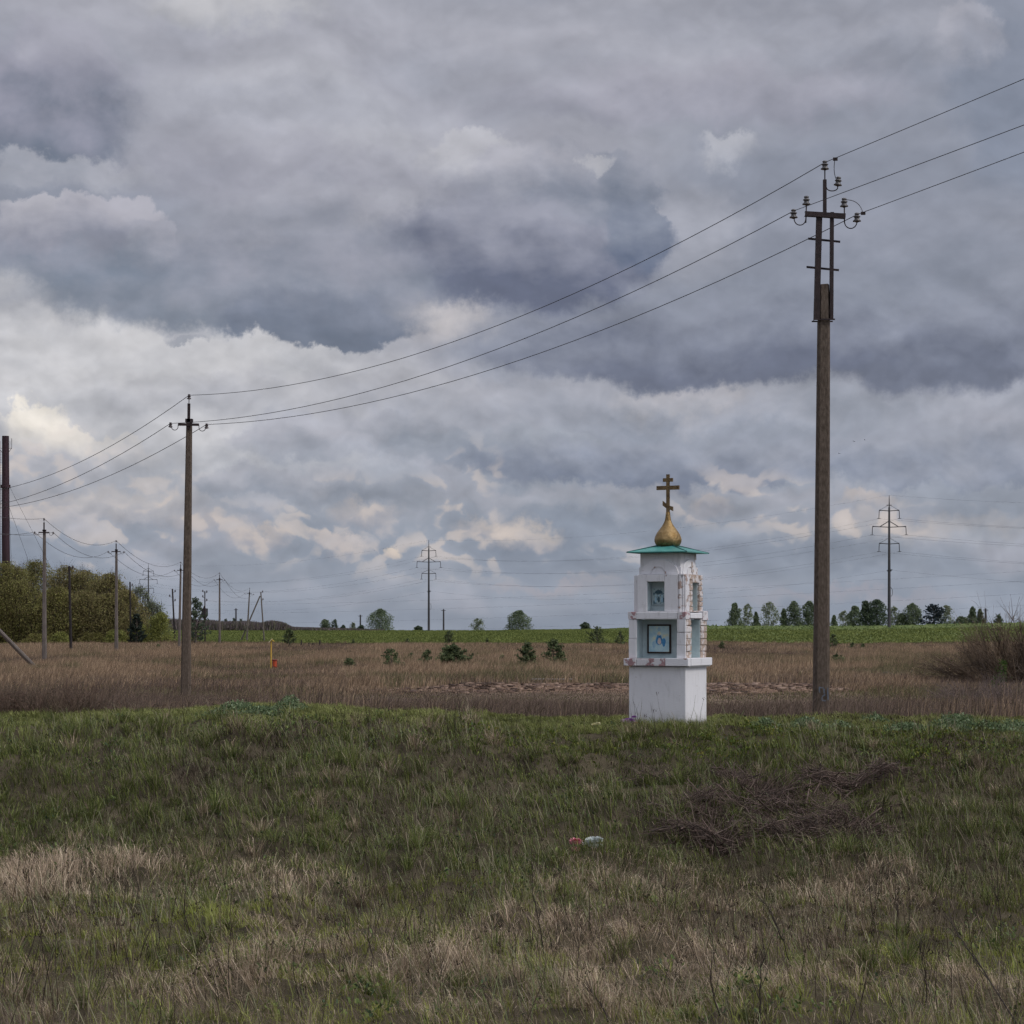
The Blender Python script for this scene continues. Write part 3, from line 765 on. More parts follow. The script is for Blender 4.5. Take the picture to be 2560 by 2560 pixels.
# --- meadow behind the bank: dry brown grass
def meadow(d0, d1, dens, hs, ws, segs, name, label):
    X, D_ = scatter(d0, d1, dens, k=.25, m=5)
    Z = height(X, D_)
    a1 = fbm(X * .09 + 5, D_ * .035, 91); a1 = np.clip(.5 + (a1 - .5) * 1.9, 0, 1); a3 = fbm(X * .22, D_ * .11, 191); a2 = fbm(X * .5, D_ * .3, 95, 3)
    px, py = px_of(X, D_, Z)
    soil = np.exp(-((D_ - 79) / 3.4) ** 2) * sstep(-4.5, -2.5, X) * (1 - sstep(11, 13, X))
    low_ = sstep(52, 60, D_) * (1 - sstep(79, 81, D_)) * sstep(-9, -4, X) * (1 - sstep(11, 14, X))
    k_ = rng.uniform(0, 1, len(X)) > soil * 1.0
    X, D_, Z, a1, a2, a3, low_ = [v_[k_] for v_ in (X, D_, Z, a1, a2, a3, low_)]
    N = len(X); u = rng.uniform(0, 1, N)
    tan = palette(u, (.225, .155, .098), (.285, .20, .128), (.36, .265, .17), (.155, .108, .075))
    pur = palette(u, (.095, .068, .054), (.125, .090, .072), (.18, .13, .10), (.10, .078, .052))
    oli = palette(u, (.095, .090, .045), (.13, .122, .058), (.165, .140, .075), (.095, .072, .050))
    wp = np.clip(1.20 - sstep(45, 95, D_) * 1.10 + (.5 - a1) * 2.0, 0, 1)      # dark purple-brown weeds near, tan grass far
    wo = np.clip((a3 - .54) * 9 + (a2 - .5) * 1.5, 0, .85) * sstep(55, 75, D_) * (1 - .6 * sstep(120, 200, D_))
    wo = np.maximum(wo, np.exp(-((D_ - 68) / 5.) ** 2) * .75 * (a2 > .35))
    pick = rng.uniform(0, 1, N)
    C = np.where((pick < wo)[:, None], oli, np.where((pick < wo + (1 - wo) * wp)[:, None], pur, tan)) * (.8 + .5 * a2[:, None])
    C = C * (1 - sstep(278, 290, D_)[:, None] * .40)
    k2 = D_ < 296 + 26 * (fbm(X * .05, D_ * .02, 205, 3) - .5) + 6 * (a2 - .5)
    X, D_, Z, a1, a2, a3, low_, C = [v_[k2] for v_ in (X, D_, Z, a1, a2, a3, low_, C)]; N = len(X)
    h = rng.uniform(*hs, N) * (.55 + .9 * a1) * (1 - .4 * np.exp(-((D_ - 68) / 6.) ** 2)) * (1 - .72 * low_) * (.6 + .8 * a2)
    w = rng.uniform(*ws, N)
    V, F, S, Cc = blades(np.stack([X, D_, Z - .02], 1), h, w, rng.uniform(.05, .6, N), rng.normal(.4, 1.2, N), C, segs, az=rng.normal(0, .5, N))
    return tag(link_mesh(name, np_mesh(name, V, F, S, Cc), M_dry), label, 'meadow grass', kind='stuff')
meadow(36.6, 60, 330, (.22, .75), (.005, .012), 2, 'dead_weed_belt', 'dark purple-brown dead weeds just behind the bank')
meadow(60, 110, 90, (.22, .60), (.010, .022), 2, 'meadow_grass', 'dry brown grass of the meadow around the small pines')
meadow(110, 185, 34, (.25, .55), (.020, .045), 1, 'meadow_grass', 'tan dry grass in the middle of the meadow')
meadow(185, 303, 12, (.25, .55), (.04, .09), 1, 'meadow_grass', 'pale tan grass at the far edge of the meadow')

# --- young crop on the rising field
X, Dc_ = scatter(288, 640, 1.6, k=.25, m=4)
pxx = 1280 + FPX * X / Dc_; dcc, _ = crest(pxx); s = Dc_ < dcc + 3; X, Dc_ = X[s], Dc_[s]
Z = height(X, Dc_); a1 = fbm(X * .12, Dc_ * .04, 111); N = len(X)
smooth_band = sstep(1450, 1700, 1280 + FPX * X / Dc_) * sstep(.62, .8, (Dc_ - 300) / (crest(1280 + FPX * X / Dc_)[0] - 300))
C = palette(np.clip(rng.uniform(0, 1, N) * .6 + a1 * .5, 0, .99), (.078, .095, .030), (.118, .142, .042), (.158, .185, .056), (.20, .225, .068))
C = C * (1 - smooth_band[:, None]) + np.array([.15, .20, .078]) * smooth_band[:, None]
s = rng.uniform(0, 1, N) > smooth_band * .8
V, F, S, Cc = blades(np.stack([X, Dc_, Z - .02], 1)[s], rng.uniform(.10, .34, N)[s] * (.4 + a1[s] * 1.2), rng.uniform(.25, .6, N)[s], rng.uniform(0, .6, N)[s], rng.uniform(0, 6, N)[s], C[s], 1, az=rng.normal(0, .6, N)[s])
tag(link_mesh('green_crop', np_mesh('green_crop', V, F, S, Cc), M_grass), 'bright green young crop on the field rising to the skyline', 'crop', kind='stuff')

# --- clods of the dug strip
NC = 5200
X = rng.uniform(-6, 12.5, NC); Dd = 79 + rng.normal(0, 1.7, NC) + 1.2 * np.sin(X * .6); s = rng.uniform(0, 1, NC) < np.clip((fbm(X * .7, Dd * .5, 301) - .33) * 5, .08, 1); X, Dd = X[s], Dd[s]; NC = len(X); Z = height(X, Dd)
r = rng.uniform(.02, .085, NC) * rng.uniform(.5, 1.2, NC)
cube = np.array([[x, y, z] for z in (-1, 1) for y in (-1, 1) for x in (-1, 1)], float)
V = (np.stack([X, Dd, Z], 1)[:, None, :] + (cube[None] + rng.normal(0, .38, (NC, 8, 3))) * r[:, None, None] * np.array([1.4, 1, .6])).reshape(-1, 3)
q8 = np.array([0, 2, 3, 1, 4, 5, 7, 6, 0, 1, 5, 4, 1, 3, 7, 5, 3, 2, 6, 7, 2, 0, 4, 6])
F = ((np.arange(NC) * 8)[:, None] + q8).ravel()
Cc = np.repeat(palette(rng.uniform(0, 1, NC), (.20, .135, .10), (.30, .21, .155), (.13, .085, .065), (.06, .04, .03)), 8, 0)
tag(link_mesh('earth_clods', np_mesh('earth_clods', V, F, np.full(NC * 6, 4), Cc), M_dry), 'reddish-brown clods of dug earth strewn across the meadow behind the shrine', 'earth', kind='stuff')

# --- far dark scrub on the skyline at left
yt = lambda p: np.interp(p, [340, 430, 520, 560, 640, 680, 705, 730, 800, 930, 1000], [1548, 1550, 1551, 1554, 1556, 1552, 1556, 1568, 1571, 1574, 1577])
pp = rng.uniform(330, 960, 26000); D_ = rng.uniform(645, 690, 26000); X = (pp - 1280) / FPX * D_
Z = height(X, D_); ztop = EYE - (yt(pp) - HY) / FPX * D_
hh = np.maximum((ztop - Z) * (.72 + .5 * fbm(X * .35, X * 0, 131, 3)), .2); fr = rng.uniform(0, .9, 26000)
N = len(X)
C = palette(rng.uniform(0, 1, N), (.12, .095, .10), (.16, .125, .13), (.10, .095, .08), (.14, .13, .09))
V, F, S, Cc = blades(np.stack([X, D_, Z + hh * fr * .92], 1), hh * (1 - fr) * rng.uniform(.6, 1.05, N) + .3, rng.uniform(.15, .5, N), rng.uniform(0, .5, N), rng.uniform(0, 6.3, N), C, 1, az=rng.normal(0, .6, N))
tag(link_mesh('far_scrub', np_mesh('far_scrub', V, F, S, Cc), M_dry), 'dark purplish belt of leafless scrub along the skyline at left', 'scrub', kind='stuff')

# ================================================================== materials for made things
M_white = m_weathered('white_limewash', (.755, .75, .77), (.36, .26, .22), thr=.665, scale=4.5)
M_whitew = m_weathered('worn_white_brick', (.70, .69, .71), (.42, .32, .28), thr=.54, scale=9, seedv=3.1)
M_pinkb = m_weathered('bare_pink_brick', (.66, .62, .61), (.46, .36, .30), thr=.47, scale=10, seedv=7.7)
M_mauve = m_weathered('mauve_worn_ledge', (.68, .66, .68), (.40, .25, .26), thr=.52, scale=8, seedv=1.3)
M_teal = m_noise('pale_teal_paint', (.38, .47, .49), (.50, .58, .59), scale=5, rough=.7, bump=.2)
M_roof = m_noise('green_roof_sheet', (.045, .20, .18), (.075, .27, .235), scale=4, rough=.45, bump=.1, c3=(.13, .30, .26))
M_roofd = m_noise('dark_green_edging', (.010, .060, .058), (.018, .085, .080), scale=6, rough=.5, bump=.1)
M_gold = m_noise('dull_gold_leaf', (.20, .125, .045), (.36, .25, .115), scale=11, rough=.50, bump=1.0, bscale=8, metal=.6, c3=(.50, .41, .25), bdist=.03)
M_bronze = m_noise('tarnished_gold', (.13, .085, .045), (.23, .16, .08), scale=18, rough=.5, bump=.2, metal=.5)
M_conc = m_noise('weathered_concrete', (.062, .046, .034), (.125, .098, .076), scale=22, rough=.95, bump=.9, stretch=(1, 1, .4), c3=(.17, .14, .11), bscale=50, det=8, lo=.32, hi=.62)
M_conc2 = m_noise('grey_pole_concrete', (.105, .088, .078), (.165, .142, .125), scale=6, rough=.95, bump=.4, stretch=(1, 1, .3))
M_steel = m_noise('rusty_dark_steel', (.020, .014, .015), (.040, .026, .025), scale=8, rough=.7, bump=.3)
M_porc = m_noise('grey_porcelain', (.035, .032, .031), (.125, .115, .11), scale=14, rough=.35, bump=0, spec=.5, stretch=(1, 1, 2.2))
M_pdark = m_noise('brown_porcelain', (.035, .025, .025), (.07, .05, .05), scale=14, rough=.35, bump=0, spec=.5)
M_wire = m_noise('aluminium_wire', (.045, .043, .046), (.06, .056, .06), scale=2, rough=.6, bump=0)
M_wood = m_noise('old_dark_wood', (.020, .017, .017), (.042, .034, .032), scale=5, rough=.9, bump=.4, stretch=(1, 1, .1))
M_pylon = m_noise('pylon_concrete', (.050, .050, .056), (.085, .082, .088), scale=.6, rough=.9, bump=0, stretch=(1, 1, .2))
M_pst = m_noise('pylon_steel', (.025, .025, .030), (.04, .04, .045), scale=2, rough=.6, bump=0)
M_stack = m_noise('maroon_stack_steel', (.030, .014, .020), (.050, .022, .030), scale=.8, rough=.6, bump=0, stretch=(1, 1, .2))
M_yel = m_noise('yellow_paint', (.50, .30, .03), (.62, .40, .06), scale=9, rough=.6, bump=0)
M_pale = m_noise('pale_yellow_sheet', (.60, .55, .33), (.74, .70, .48), scale=6, rough=.6, bump=0)
M_red = m_noise('faded_red_paint', (.34, .045, .020), (.50, .09, .035), scale=9, rough=.6, bump=0)
M_redd = m_noise('dark_red_paint', (.13, .018, .012), (.2, .03, .02), scale=9, rough=.6, bump=0)
M_frame = m_noise('dark_brown_frame', (.020, .010, .008), (.035, .018, .014), scale=12, rough=.5, bump=0)
M_plank = m_noise('bleached_plank', (.24, .23, .20), (.36, .34, .31), scale=6, rough=.9, bump=.3, stretch=(.2, 1, 1))
M_bark = m_noise('grey_bark', (.07, .06, .05), (.14, .12, .10), scale=2, rough=.95, bump=0)
M_birchb = m_noise('birch_bark', (.10, .10, .095), (.42, .42, .40), scale=2, rough=.9, bump=0, stretch=(1, 1, 3))
M_leaf = m_tint('tree_foliage', trans=.45)
M_twig = m_tint('twigs', trans=0)
M_petal = m_tint('cloth_petals', trans=.25, rough=.6)
M_bird = m_noise('black_feathers', (.01, .01, .012), (.02, .02, .022), scale=5, rough=.7, bump=0)

# ================================================================== wayside shrine
SX, SY = (1670 - 1280) / FPX * 32.1, 32.1
SZ = EYE - 1.435
shrine = empty('wayside_shrine', (SX, SY, SZ), math.radians(-25.2))
tag(shrine, 'white painted brick shrine with gold dome and green tin roof on the grassy bank', 'shrine')
def hz(y): return (1808 - y) / 166.0
S2 = .4525
# plinth
MB().box(-S2, -S2, -.5, S2, S2, .860).build('plinth', M_white, shrine, bevel=.012)
# ledge: one course of bricks laid round a core
lg = MB(); L2 = .515; z0, z1 = .872, .985
lg.box(-L2 + .10, -L2 + .10, z0 - .014, L2 - .02, L2 - .02, z1 - .004)
lg.build('ledge_core', M_white, shrine)
cuts = [-L2, -.31, -.08, .15, L2 - .12]
lw, lm = MB(), MB()
for i in range(3):
    lm.box(cuts[i] + .003, -L2 - random.uniform(0, .005), z0, cuts[i + 1] - .003, -L2 + .12, z1 - random.uniform(0, .006), jit=.003)
lw.box(cuts[3] + .003, -L2, z0, L2 - .002, -L2 + .12, z1)
lw.box(L2 - .12, -L2 + .125, z0 + .002, L2 + .004, L2, z1 + .003)
lw.box(-L2, L2 - .12, z0, L2 - .125, L2, z1)
lw.box(-L2, -L2 + .125, z0, -L2 + .12, L2 - .125, z1)
lm.build('ledge', M_mauve, shrine, bevel=.006)['label'] = 'front bricks of the ledge with mauve patches worn through the white'
lw.build('ledge', M_white, shrine, bevel=.006)
# lower storey: four brick piers round a teal core
def pier(x0, x1, y0, y1, za, zb, n, mt, gap=.005, jit=.004, name='pier', core=True):
    p = MB(); hh = (zb - za) / n
    if core: p.box(x0 + .018, y0 + .018, za, x1 - .018, y1 - .018, zb)
    for i in range(n):
        dx, dy = random.uniform(-jit, jit), random.uniform(-jit, jit)
        p.box(x0 + dx, y0 + dy, za + i * hh + (gap if i else 0), x1 + dx, y1 + dy, za + (i + 1) * hh - (gap if i < n - 1 else 0), jit=jit * .7)
    return p.build(name, mt, shrine, bevel=.006)
za, zb = .988, 1.562
pier(-S2, -S2 + .12, -S2, -S2 + .25, za, zb, 2, M_white, gap=.002)
p = MB(); p.box(S2 - .14, -S2, za, S2 - .145 + .03, -S2 + .03, zb)
pier(S2 - .14, S2 - .004, -S2 - .001, -S2 + .03, za, zb, 3, M_white, gap=.003, core=False)
pier(S2 - .14, S2, -S2 + .034, -S2 + .25, za, zb, 6, M_pinkb, gap=.006, jit=.006)['label'] = 'corner pier with bare pinkish brick courses showing'
pier(S2 - .14, S2 + .002, S2 - .25, S2, za, zb, 6, M_pinkb, gap=.006, jit=.006)['label'] = 'rear pier of bare pinkish bricks with open joints'
pier(-S2, -S2 + .12, S2 - .25, S2, za, zb, 6, M_whitew)
MB().box(-S2 + .122, -S2 + .252, za, S2 - .142, S2 - .252, zb).build('niche_lining', M_teal, shrine)
tl = MB()
tl.box(-S2 + .1215, -S2 + .03, za + .001, -S2 + .1255, -S2 + .249, zb - .001)         # teal reveals of the niches
tl.box(S2 - .138, S2 - .272, za + .001, S2 - .012, S2 - .2585, zb - .001)
tl.box(-S2 + .13, -S2 + .01, za - .002, S2 - .142, -S2 + .25, za + .002)
tl.build('niche_reveal', M_teal, shrine)
# beam over the piers
bm_ = MB(); bm_.box(-S2 + .115, -S2 - .004, 1.566, S2 - .13, S2, 1.672); bm_.box(S2 - .128, -S2 + .19, 1.578, S2 + .012, S2 - .22, 1.660)
bm_.build('beam', M_white, shrine, bevel=.008)
bb = MB(); bb.box(-S2 - .012, -S2 - .008, 1.563, -S2 + .112, -S2 + .25, 1.676, jit=.004)
bb.box(S2 - .127, -S2 - .006, 1.563, S2 + .004, -S2 + .185, 1.672, jit=.004)
bb.box(S2 - .126, S2 - .215, 1.556, S2 + .022, S2 + .004, 1.690, jit=.008)
bb.box(-S2, S2 - .25, 1.563, -S2 + .112, S2, 1.67)
bb.build('corner_brick', M_mauve, shrine, bevel=.006)
# upper storey
U2 = .4025; za, zb = 1.676, 2.232
uz0, uz1 = hz(1528), hz(1455)
f = MB()
f.box(-U2 + .075, -U2 - .018, za, -U2 + .226, -U2 + .17, zb)                              # left of the front niche
f.box(-U2 + .505, -U2 - .018, za, U2 - .092, -U2 + .17, zb)                               # right of it
f.box(-U2 + .228, -U2 - .018, uz1, -U2 + .503, -U2 + .17, zb)                             # lintel
f.box(-U2 + .228, -U2 - .016, za, -U2 + .503, -U2 + .17, uz0)                             # sill
f.build('front_panel', M_white, shrine, bevel=.007)
MB().box(-U2, -U2 + .035, za, -U2 + .073, -U2 + .30, zb - .01).build('corner_pilaster', M_white, shrine, bevel=.006)
c_ = MB(); c_.tube([(U2 - .062, -U2 + .018, za), (U2 - .062, -U2 + .018, zb - .02)], .034, 14); c_.box(U2 - .098, -U2 - .012, zb - .018, U2 + .002, -U2 + .06, zb)
c_.box(U2 - .026, -U2 + .002, za, U2 - .004, -U2 + .03, zb - .02)
c_.build('corner_column', M_whitew, shrine)
s_ = MB()
s_.box(U2 - .17, -U2 + .062, za, U2 + .006, -U2 + .235, zb)
s_.build('side_wall', M_whitew, shrine, bevel=.006)
pier(U2 - .17, U2 + .002, -U2 + .238, -U2 + .388, za, zb, 7, M_pinkb, gap=.004, jit=.004, name='niche_jamb')
pier(U2 - .17, U2 + .004, U2 - .135, U2, za, zb, 7, M_pinkb, gap=.005, jit=.005, name='niche_jamb')
l_ = MB(); l_.box(U2 - .17, -U2 + .39, uz1 - .01, U2 + .002, U2 - .137, zb); l_.box(U2 - .17, -U2 + .39, za, U2 + .002, U2 - .137, uz0)
l_.build('side_lintel', M_pinkb, shrine, bevel=.004)
MB().box(-U2 + .075, -U2 + .172, za, U2 - .172, U2 - .02, zb).build('niche_lining', M_teal, shrine)
tl = MB(); tl.box(-U2 + .2262, -U2 + .01, uz0, -U2 + .2302, -U2 + .171, uz1); tl.box(U2 - .168, U2 - .158, uz0, U2 - .03, U2 - .143, uz1 - .012)
tl.build('niche_reveal', M_teal, shrine)
MB().box(-U2, -U2 + .302, za, -U2 + .073, U2, zb).box(-U2 + .075, U2 - .018, za, U2 - .175, U2, zb).build('rear_wall', M_white, shrine)
# shoulders, gables, top block
MB().box(-.335, -.335, 2.234, .335, .335, hz(1419)).build('shoulder', M_white, shrine, bevel=.006)
T2 = .3215
MB().box(-T2, -T2, hz(1419) - .002, T2, T2, 2.553).build('top_block', M_white, shrine, bevel=.006)
def arch(w, h, n=18): return [(w * math.cos(a), h * math.sin(a)) for a in [math.pi * i / n for i in range(n + 1)]]
ga = MB()
gp = [(x, 2.236 + z * .92) for x, z in arch(.30, .245)]
ga.prism(gp, -.338 - .018, -.30)
R90 = Matrix.Rotation(math.radians(90), 4, 'Z')
ga.prism(gp, -.338 - .018, -.30, M=R90)
ga.build('arched_gable', M_white, shrine, bevel=.006)
gr = MB()
for Mx in (None, R90):
    o_ = [(x - .02, 2.238 + z) for x, z in arch(.128, .125)]; i_ = [(x - .02, 2.238 + z) for x, z in arch(.112, .109)]
    for k in range(len(o_) - 1):
        gr.prism([o_[k], o_[k + 1], i_[k + 1], i_[k]], -.3665, -.3545, M=Mx)
gr.build('arch_moulding', M_whitew, shrine)
hb = MB(); 
for k in range(3):
    hb.box(.322, .05 + random.uniform(-.005, .005), 2.27 + k * .055, .366 - .004 * k, .125 - .012 * k, 2.318 + k * .055, jit=.006)
hb.box(T2 - .05, T2 - .06, 2.46, T2 + .008, T2 + .004, 2.548, jit=.006)
hb.box(.30, .27, 2.236, .345, .339, 2.345, jit=.006)
hb.build('exposed_brick', M_pinkb, shrine)
# roof
E = .475; ez, pz = 2.557, 2.70
rf = MB()
rf.add([(-E, -E, ez), (E, -E, ez), (E, E, ez), (-E, E, ez), (-E, -E, ez + .014), (E, -E, ez + .014), (E, E, ez + .014), (-E, E, ez + .014), (0, 0, pz), (-.3, -.3, ez + .002)],
       [(0, 3, 2, 1), (0, 1, 5, 4), (1, 2, 6, 5), (2, 3, 7, 6), (3, 0, 4, 7), (4, 5, 8), (5, 6, 8), (6, 7, 8), (7, 4, 8)])
roof = rf.build('roof', M_roof, shrine)
rd = MB()
for sx_, sy_ in ((-1, -1), (1, -1), (1, 1), (-1, 1)):
    rd.tube([(sx_ * (E + .004), sy_ * (E + .004), ez + .010), (sx_ * .02, sy_ * .02, pz + .004)], .009, 6)
rd.build('ridge', M_roofd, roof)
# dome and cross
prof = [(.145, 2.655), (.185, 2.69), (.203, 2.735), (.205, 2.765), (.198, 2.80), (.183, 2.835), (.160, 2.875), (.134, 2.91), (.108, 2.945), (.084, 2.98), (.064, 3.015), (.050, 3.05), (.041, 3.09), (.035, 3.14), (.031, 3.18)]
dome = MB().lathe(prof, 32).build('dome', M_gold, shrine, smooth=True)
cr = MB(); t_ = .014; zc = lambda y: hz(y)
cr.box(-.025, -t_, 3.15, .025, t_, hz(1186))
cr.box(-.078, -t_ - .002, hz(1204.5), -.0252, t_ + .002, hz(1195.5)); cr.box(.0252, -t_ - .002, hz(1204.5), .078, t_ + .002, hz(1195.5))
cr.box(-.180, -t_ - .002, hz(1224.5), -.0252, t_ + .002, hz(1214.5)); cr.box(.0252, -t_ - .002, hz(1224.5), .180, t_ + .002, hz(1214.5))
cr.prism([(-.082, hz(1252)), (-.0252, hz(1259.5)), (-.0252, hz(1270.5)), (-.082, hz(1263.5))], -t_ - .002, t_ + .002)
cr.prism([(.0252, hz(1264.5)), (.080, hz(1267)), (.080, hz(1278)), (.0252, hz(1273.5))], -t_ - .002, t_ + .002)
cr.build('cross', M_bronze, dome)
# framed picture in the lower niche, small picture in the upper one
def picture_mat(name, stops, scale):
    m, q, b = mat(name)
    t = q.new('ShaderNodeTexCoord').outputs['Object']
    v = q.v('MULTIPLY_ADD', q.noise(t, 14, 3, .6, 'Color'), (.03, .03, .03), t)
    q.link(q.ramp(q.noise(v, scale, 3, .55), stops), b.inputs['Base Color']); b.inputs['Roughness'].default_value = .35
    return m
M_pic = picture_mat('blue_picture', [(.28, (.30, .52, .62, 1)), (.42, (.42, .60, .66, 1)), (.55, (.50, .66, .68, 1)), (.68, (.60, .66, .54, 1))], 9)
M_pic2 = picture_mat('teal_picture', [(.34, (.05, .11, .15, 1)), (.43, (.20, .30, .33, 1)), (.53, (.48, .58, .58, 1)), (.64, (.10, .18, .22, 1))], 15)
M_f1 = m_noise('blue_robe', (.03, .16, .40), (.10, .34, .58), scale=30, rough=.4, bump=0)
M_f2 = m_noise('pale_blue_paint', (.26, .46, .60), (.46, .62, .68), scale=30, rough=.4, bump=0)
M_f3 = m_noise('pale_flesh_paint', (.62, .50, .44), (.72, .62, .56), scale=30, rough=.4, bump=0)
M_f4 = m_noise('pale_halo_paint', (.62, .62, .38), (.74, .74, .56), scale=30, rough=.4, bump=0)
M_f5 = m_noise('dark_teal_paint', (.03, .07, .10), (.07, .13, .16), scale=30, rough=.4, bump=0)
RS = Matrix.Translation(Vector((SX, SY, SZ))) @ Matrix.Rotation(math.radians(-25.2), 4, 'Z')
def picture(lx, ly, lz, w, h, fr, pm, label, name):
    e = empty(name, RS @ Vector((lx, ly, lz)), math.radians(-25.2))
    tag(e, label, 'picture')
    fm = MB()
    fm.box(-w / 2, -.012, 0, w / 2, .012, fr).box(-w / 2, -.012, h - fr, w / 2, .012, h)
    fm.box(-w / 2, -.012, fr, -w / 2 + fr, .012, h - fr).box(w / 2 - fr, -.012, fr, w / 2, .012, h - fr)
    fm.build('frame', M_frame if fr > .015 else M_teal, e)
    im = MB().box(-w / 2 + fr - .002, -.004, fr - .002, w / 2 - fr + .002, .008, h - fr + .002).build('image', pm, e)
    def blob(cx, cz, rx, rzz, m_, k=0, nm='painted_shape'):
        pl = [(cx + rx * math.cos(a) * (1 - .15 * math.sin(3 * a + cx * 40)), cz + rzz * math.sin(a)) for a in [2 * math.pi * i / 16 for i in range(16)]]
        MB().prism(pl, -.0055 - k * .0012, -.0035).build(nm, m_, im)
    if fr > .015:
        blob(.0, h * .47, .052, .080, M_f1); blob(.075, h * .38, .030, .065, M_f1); blob(-.08, h * .30, .030, .055, M_f2)
        blob(.005, h * .42, .028, .050, M_f3, 1); blob(.002, h * .68, .030, .030, M_f4); blob(.002, h * .67, .015, .018, M_f3, 1); blob(.08, h * .60, .020, .022, M_f4); blob(-.075, h * .52, .020, .022, M_f4)
        blob(0, h * .83, .03, .028, M_f2)
    else:
        for cx in (-.05, 0.0, .05): blob(cx, h * .30, .016, .045, M_f2 if cx else M_f5); blob(cx, h * .54, .012, .014, M_f2)
        blob(0, h * .76, .06, .03, M_f5)
picture(-.057, -S2 + .234, .985 + .07, .375, .435, .024, M_pic, 'dark framed blue picture standing in the wide lower niche of the shrine', 'framed_picture')
picture(-.050, -U2 + .155, uz0 + .10, .20, .245, .010, M_pic2, 'small dark teal picture at the back of the narrow upper niche of the shrine', 'small_picture')
MB().box(0, 0, 0, .26, .30, .035).build('stone_slab', M_plank, None, bevel=.006, loc=(0, 0, 0))
slab = bpy.data.objects['stone_slab']; slab.location = ground_at(1772, 31.9, .0); slab.rotation_euler = (0.02, 0.03, -.15)
tag(slab, 'flat grey slab lying in the grass at the right foot of the shrine', 'slab')

# flowers
def bouquet(name, loc, blooms, label, spread, green=True, r=.035):
    e = empty(name, loc); tag(e, label, 'flowers')
    parts = []; n0 = []
    for (cx, cy, cz, cr_, c_) in blooms:
        k = 70; d = rng.normal(0, 1, (k, 3)); d /= np.linalg.norm(d, axis=1, keepdims=True); d[:, 2] = np.abs(d[:, 2]) * .8
        Pp = np.array([cx, cy, cz]) + d * cr_ * rng.uniform(.2, .75, (k, 1))
        Cq = np.array(c_)[None] * rng.uniform(.65, 1.25, (k, 1))
        parts.append(blades(Pp, np.full(k, cr_ * .8), np.full(k, cr_ * 1.15), rng.uniform(.2, 1.1, k), np.arctan2(d[:, 1], d[:, 0]), Cq))
    V, F, S, Cc = join_parts(parts)
    link_mesh('petals', np_mesh('petals', V, F, S, Cc), M_petal, e)
    if green:
        st = MB()
        for (cx, cy, cz, cr_, c_) in blooms[:4]:
            st.tube([(cx * .3, cy * .3, -.03), (cx * .8, cy * .8, cz * .6), (cx, cy, cz)], .004, 5)
        st.build('stems', M_roofd, e)
PK, RD, WH, PU, LI, OR_, YW = (.85, .38, .45), (.60, .07, .15), (.85, .90, .88), (.42, .18, .52), (.80, .62, .76), (.70, .24, .14), (.85, .80, .52)
dpk = 23.75
def raised(L_, k=1.45): return [(a * 1.05, b, c * k, r_ * 1.1, cc) for a, b, c, r_, cc in L_]
bouquet('cloth_flowers', ground_at(1441, dpk, .06), raised([(-.015, 0, .10, .055, PK), (-.005, -.01, .115, .035, RD), (-.005, -.02, .045, .045, PK), (.075, -.02, 0.0, .035, RD), (.11, -.01, .02, .045, OR_), (.03, -.02, .01, .03, PK)]), 'pink and red artificial flowers lying on the slope of the bank', .1)
bouquet('cloth_flowers', ground_at(1483, dpk, .06), raised([(-.03, 0, .09, .05, WH), (.04, .0, .10, .05, WH), (.0, -.01, .05, .045, WH), (.06, -.01, .055, .035, WH), (-.075, 0, .07, .035, WH), (.105, 0, .005, .03, WH)]), 'white artificial flowers lying on the slope beside the pink ones', .1)
bouquet('cloth_flowers', ground_at(1576, 31.3, .06), [(-.09, 0, .06, .05, LI), (-.04, -.01, .055, .05, LI), (0.0, 0, .07, .05, PU), (.03, 0, .05, .045, LI), (.05, 0, .13, .03, PU), (.10, 0, .02, .045, OR_), (.07, 0, .03, .04, (.5, .2, .12)), (-.05, .01, .09, .03, PU)], 'purple and lilac flowers laid at the left foot of the shrine', .1)
bouquet('cloth_flowers', ground_at(1490, 31.2, .05), [(-.03, 0, .02, .03, YW), (.03, 0, .025, .035, YW)], 'small cream flowers in the grass on the bank left of the shrine', .1)

# ================================================================== poles of the local power line
def insulator(mb, c, s=1.0, M=None):
    prof = [(.018, -.02), (.055, 0), (.088, .004), (.086, .02), (.056, .045), (.050, .075), (.060, .09), (.074, .098), (.072, .11), (.048, .125), (.040, .145), (.054, .155), (.052, .17), (.034, .185), (.01, .19)]
    mb.lathe([(r * s, z * s) for r, z in prof], 14, c)
def hook(mb, p0, p1, drop, r=.011):
    """swan-neck hook from the arm end down and up to the insulator foot"""
    p0, p1 = Vector(p0), Vector(p1); n = 12
    pts = [p0]
    low = min(p0.z, p1.z) - drop
    for k in range(n + 1):
        a = math.pi * k / n
        x = p0.lerp(p1, (1 - math.cos(a)) / 2)
        top = p0.z + (p1.z - p0.z) * k / n
        pts.append(Vector((x.x, x.y, min(p0.z, p1.z) - math.sin(a) * drop)))
    pts.append(p1)
    pts = [p for i, p in enumerate(pts) if i == 0 or (p - pts[i - 1]).length > 1e-4]
    mb.tube(pts, r, 6)
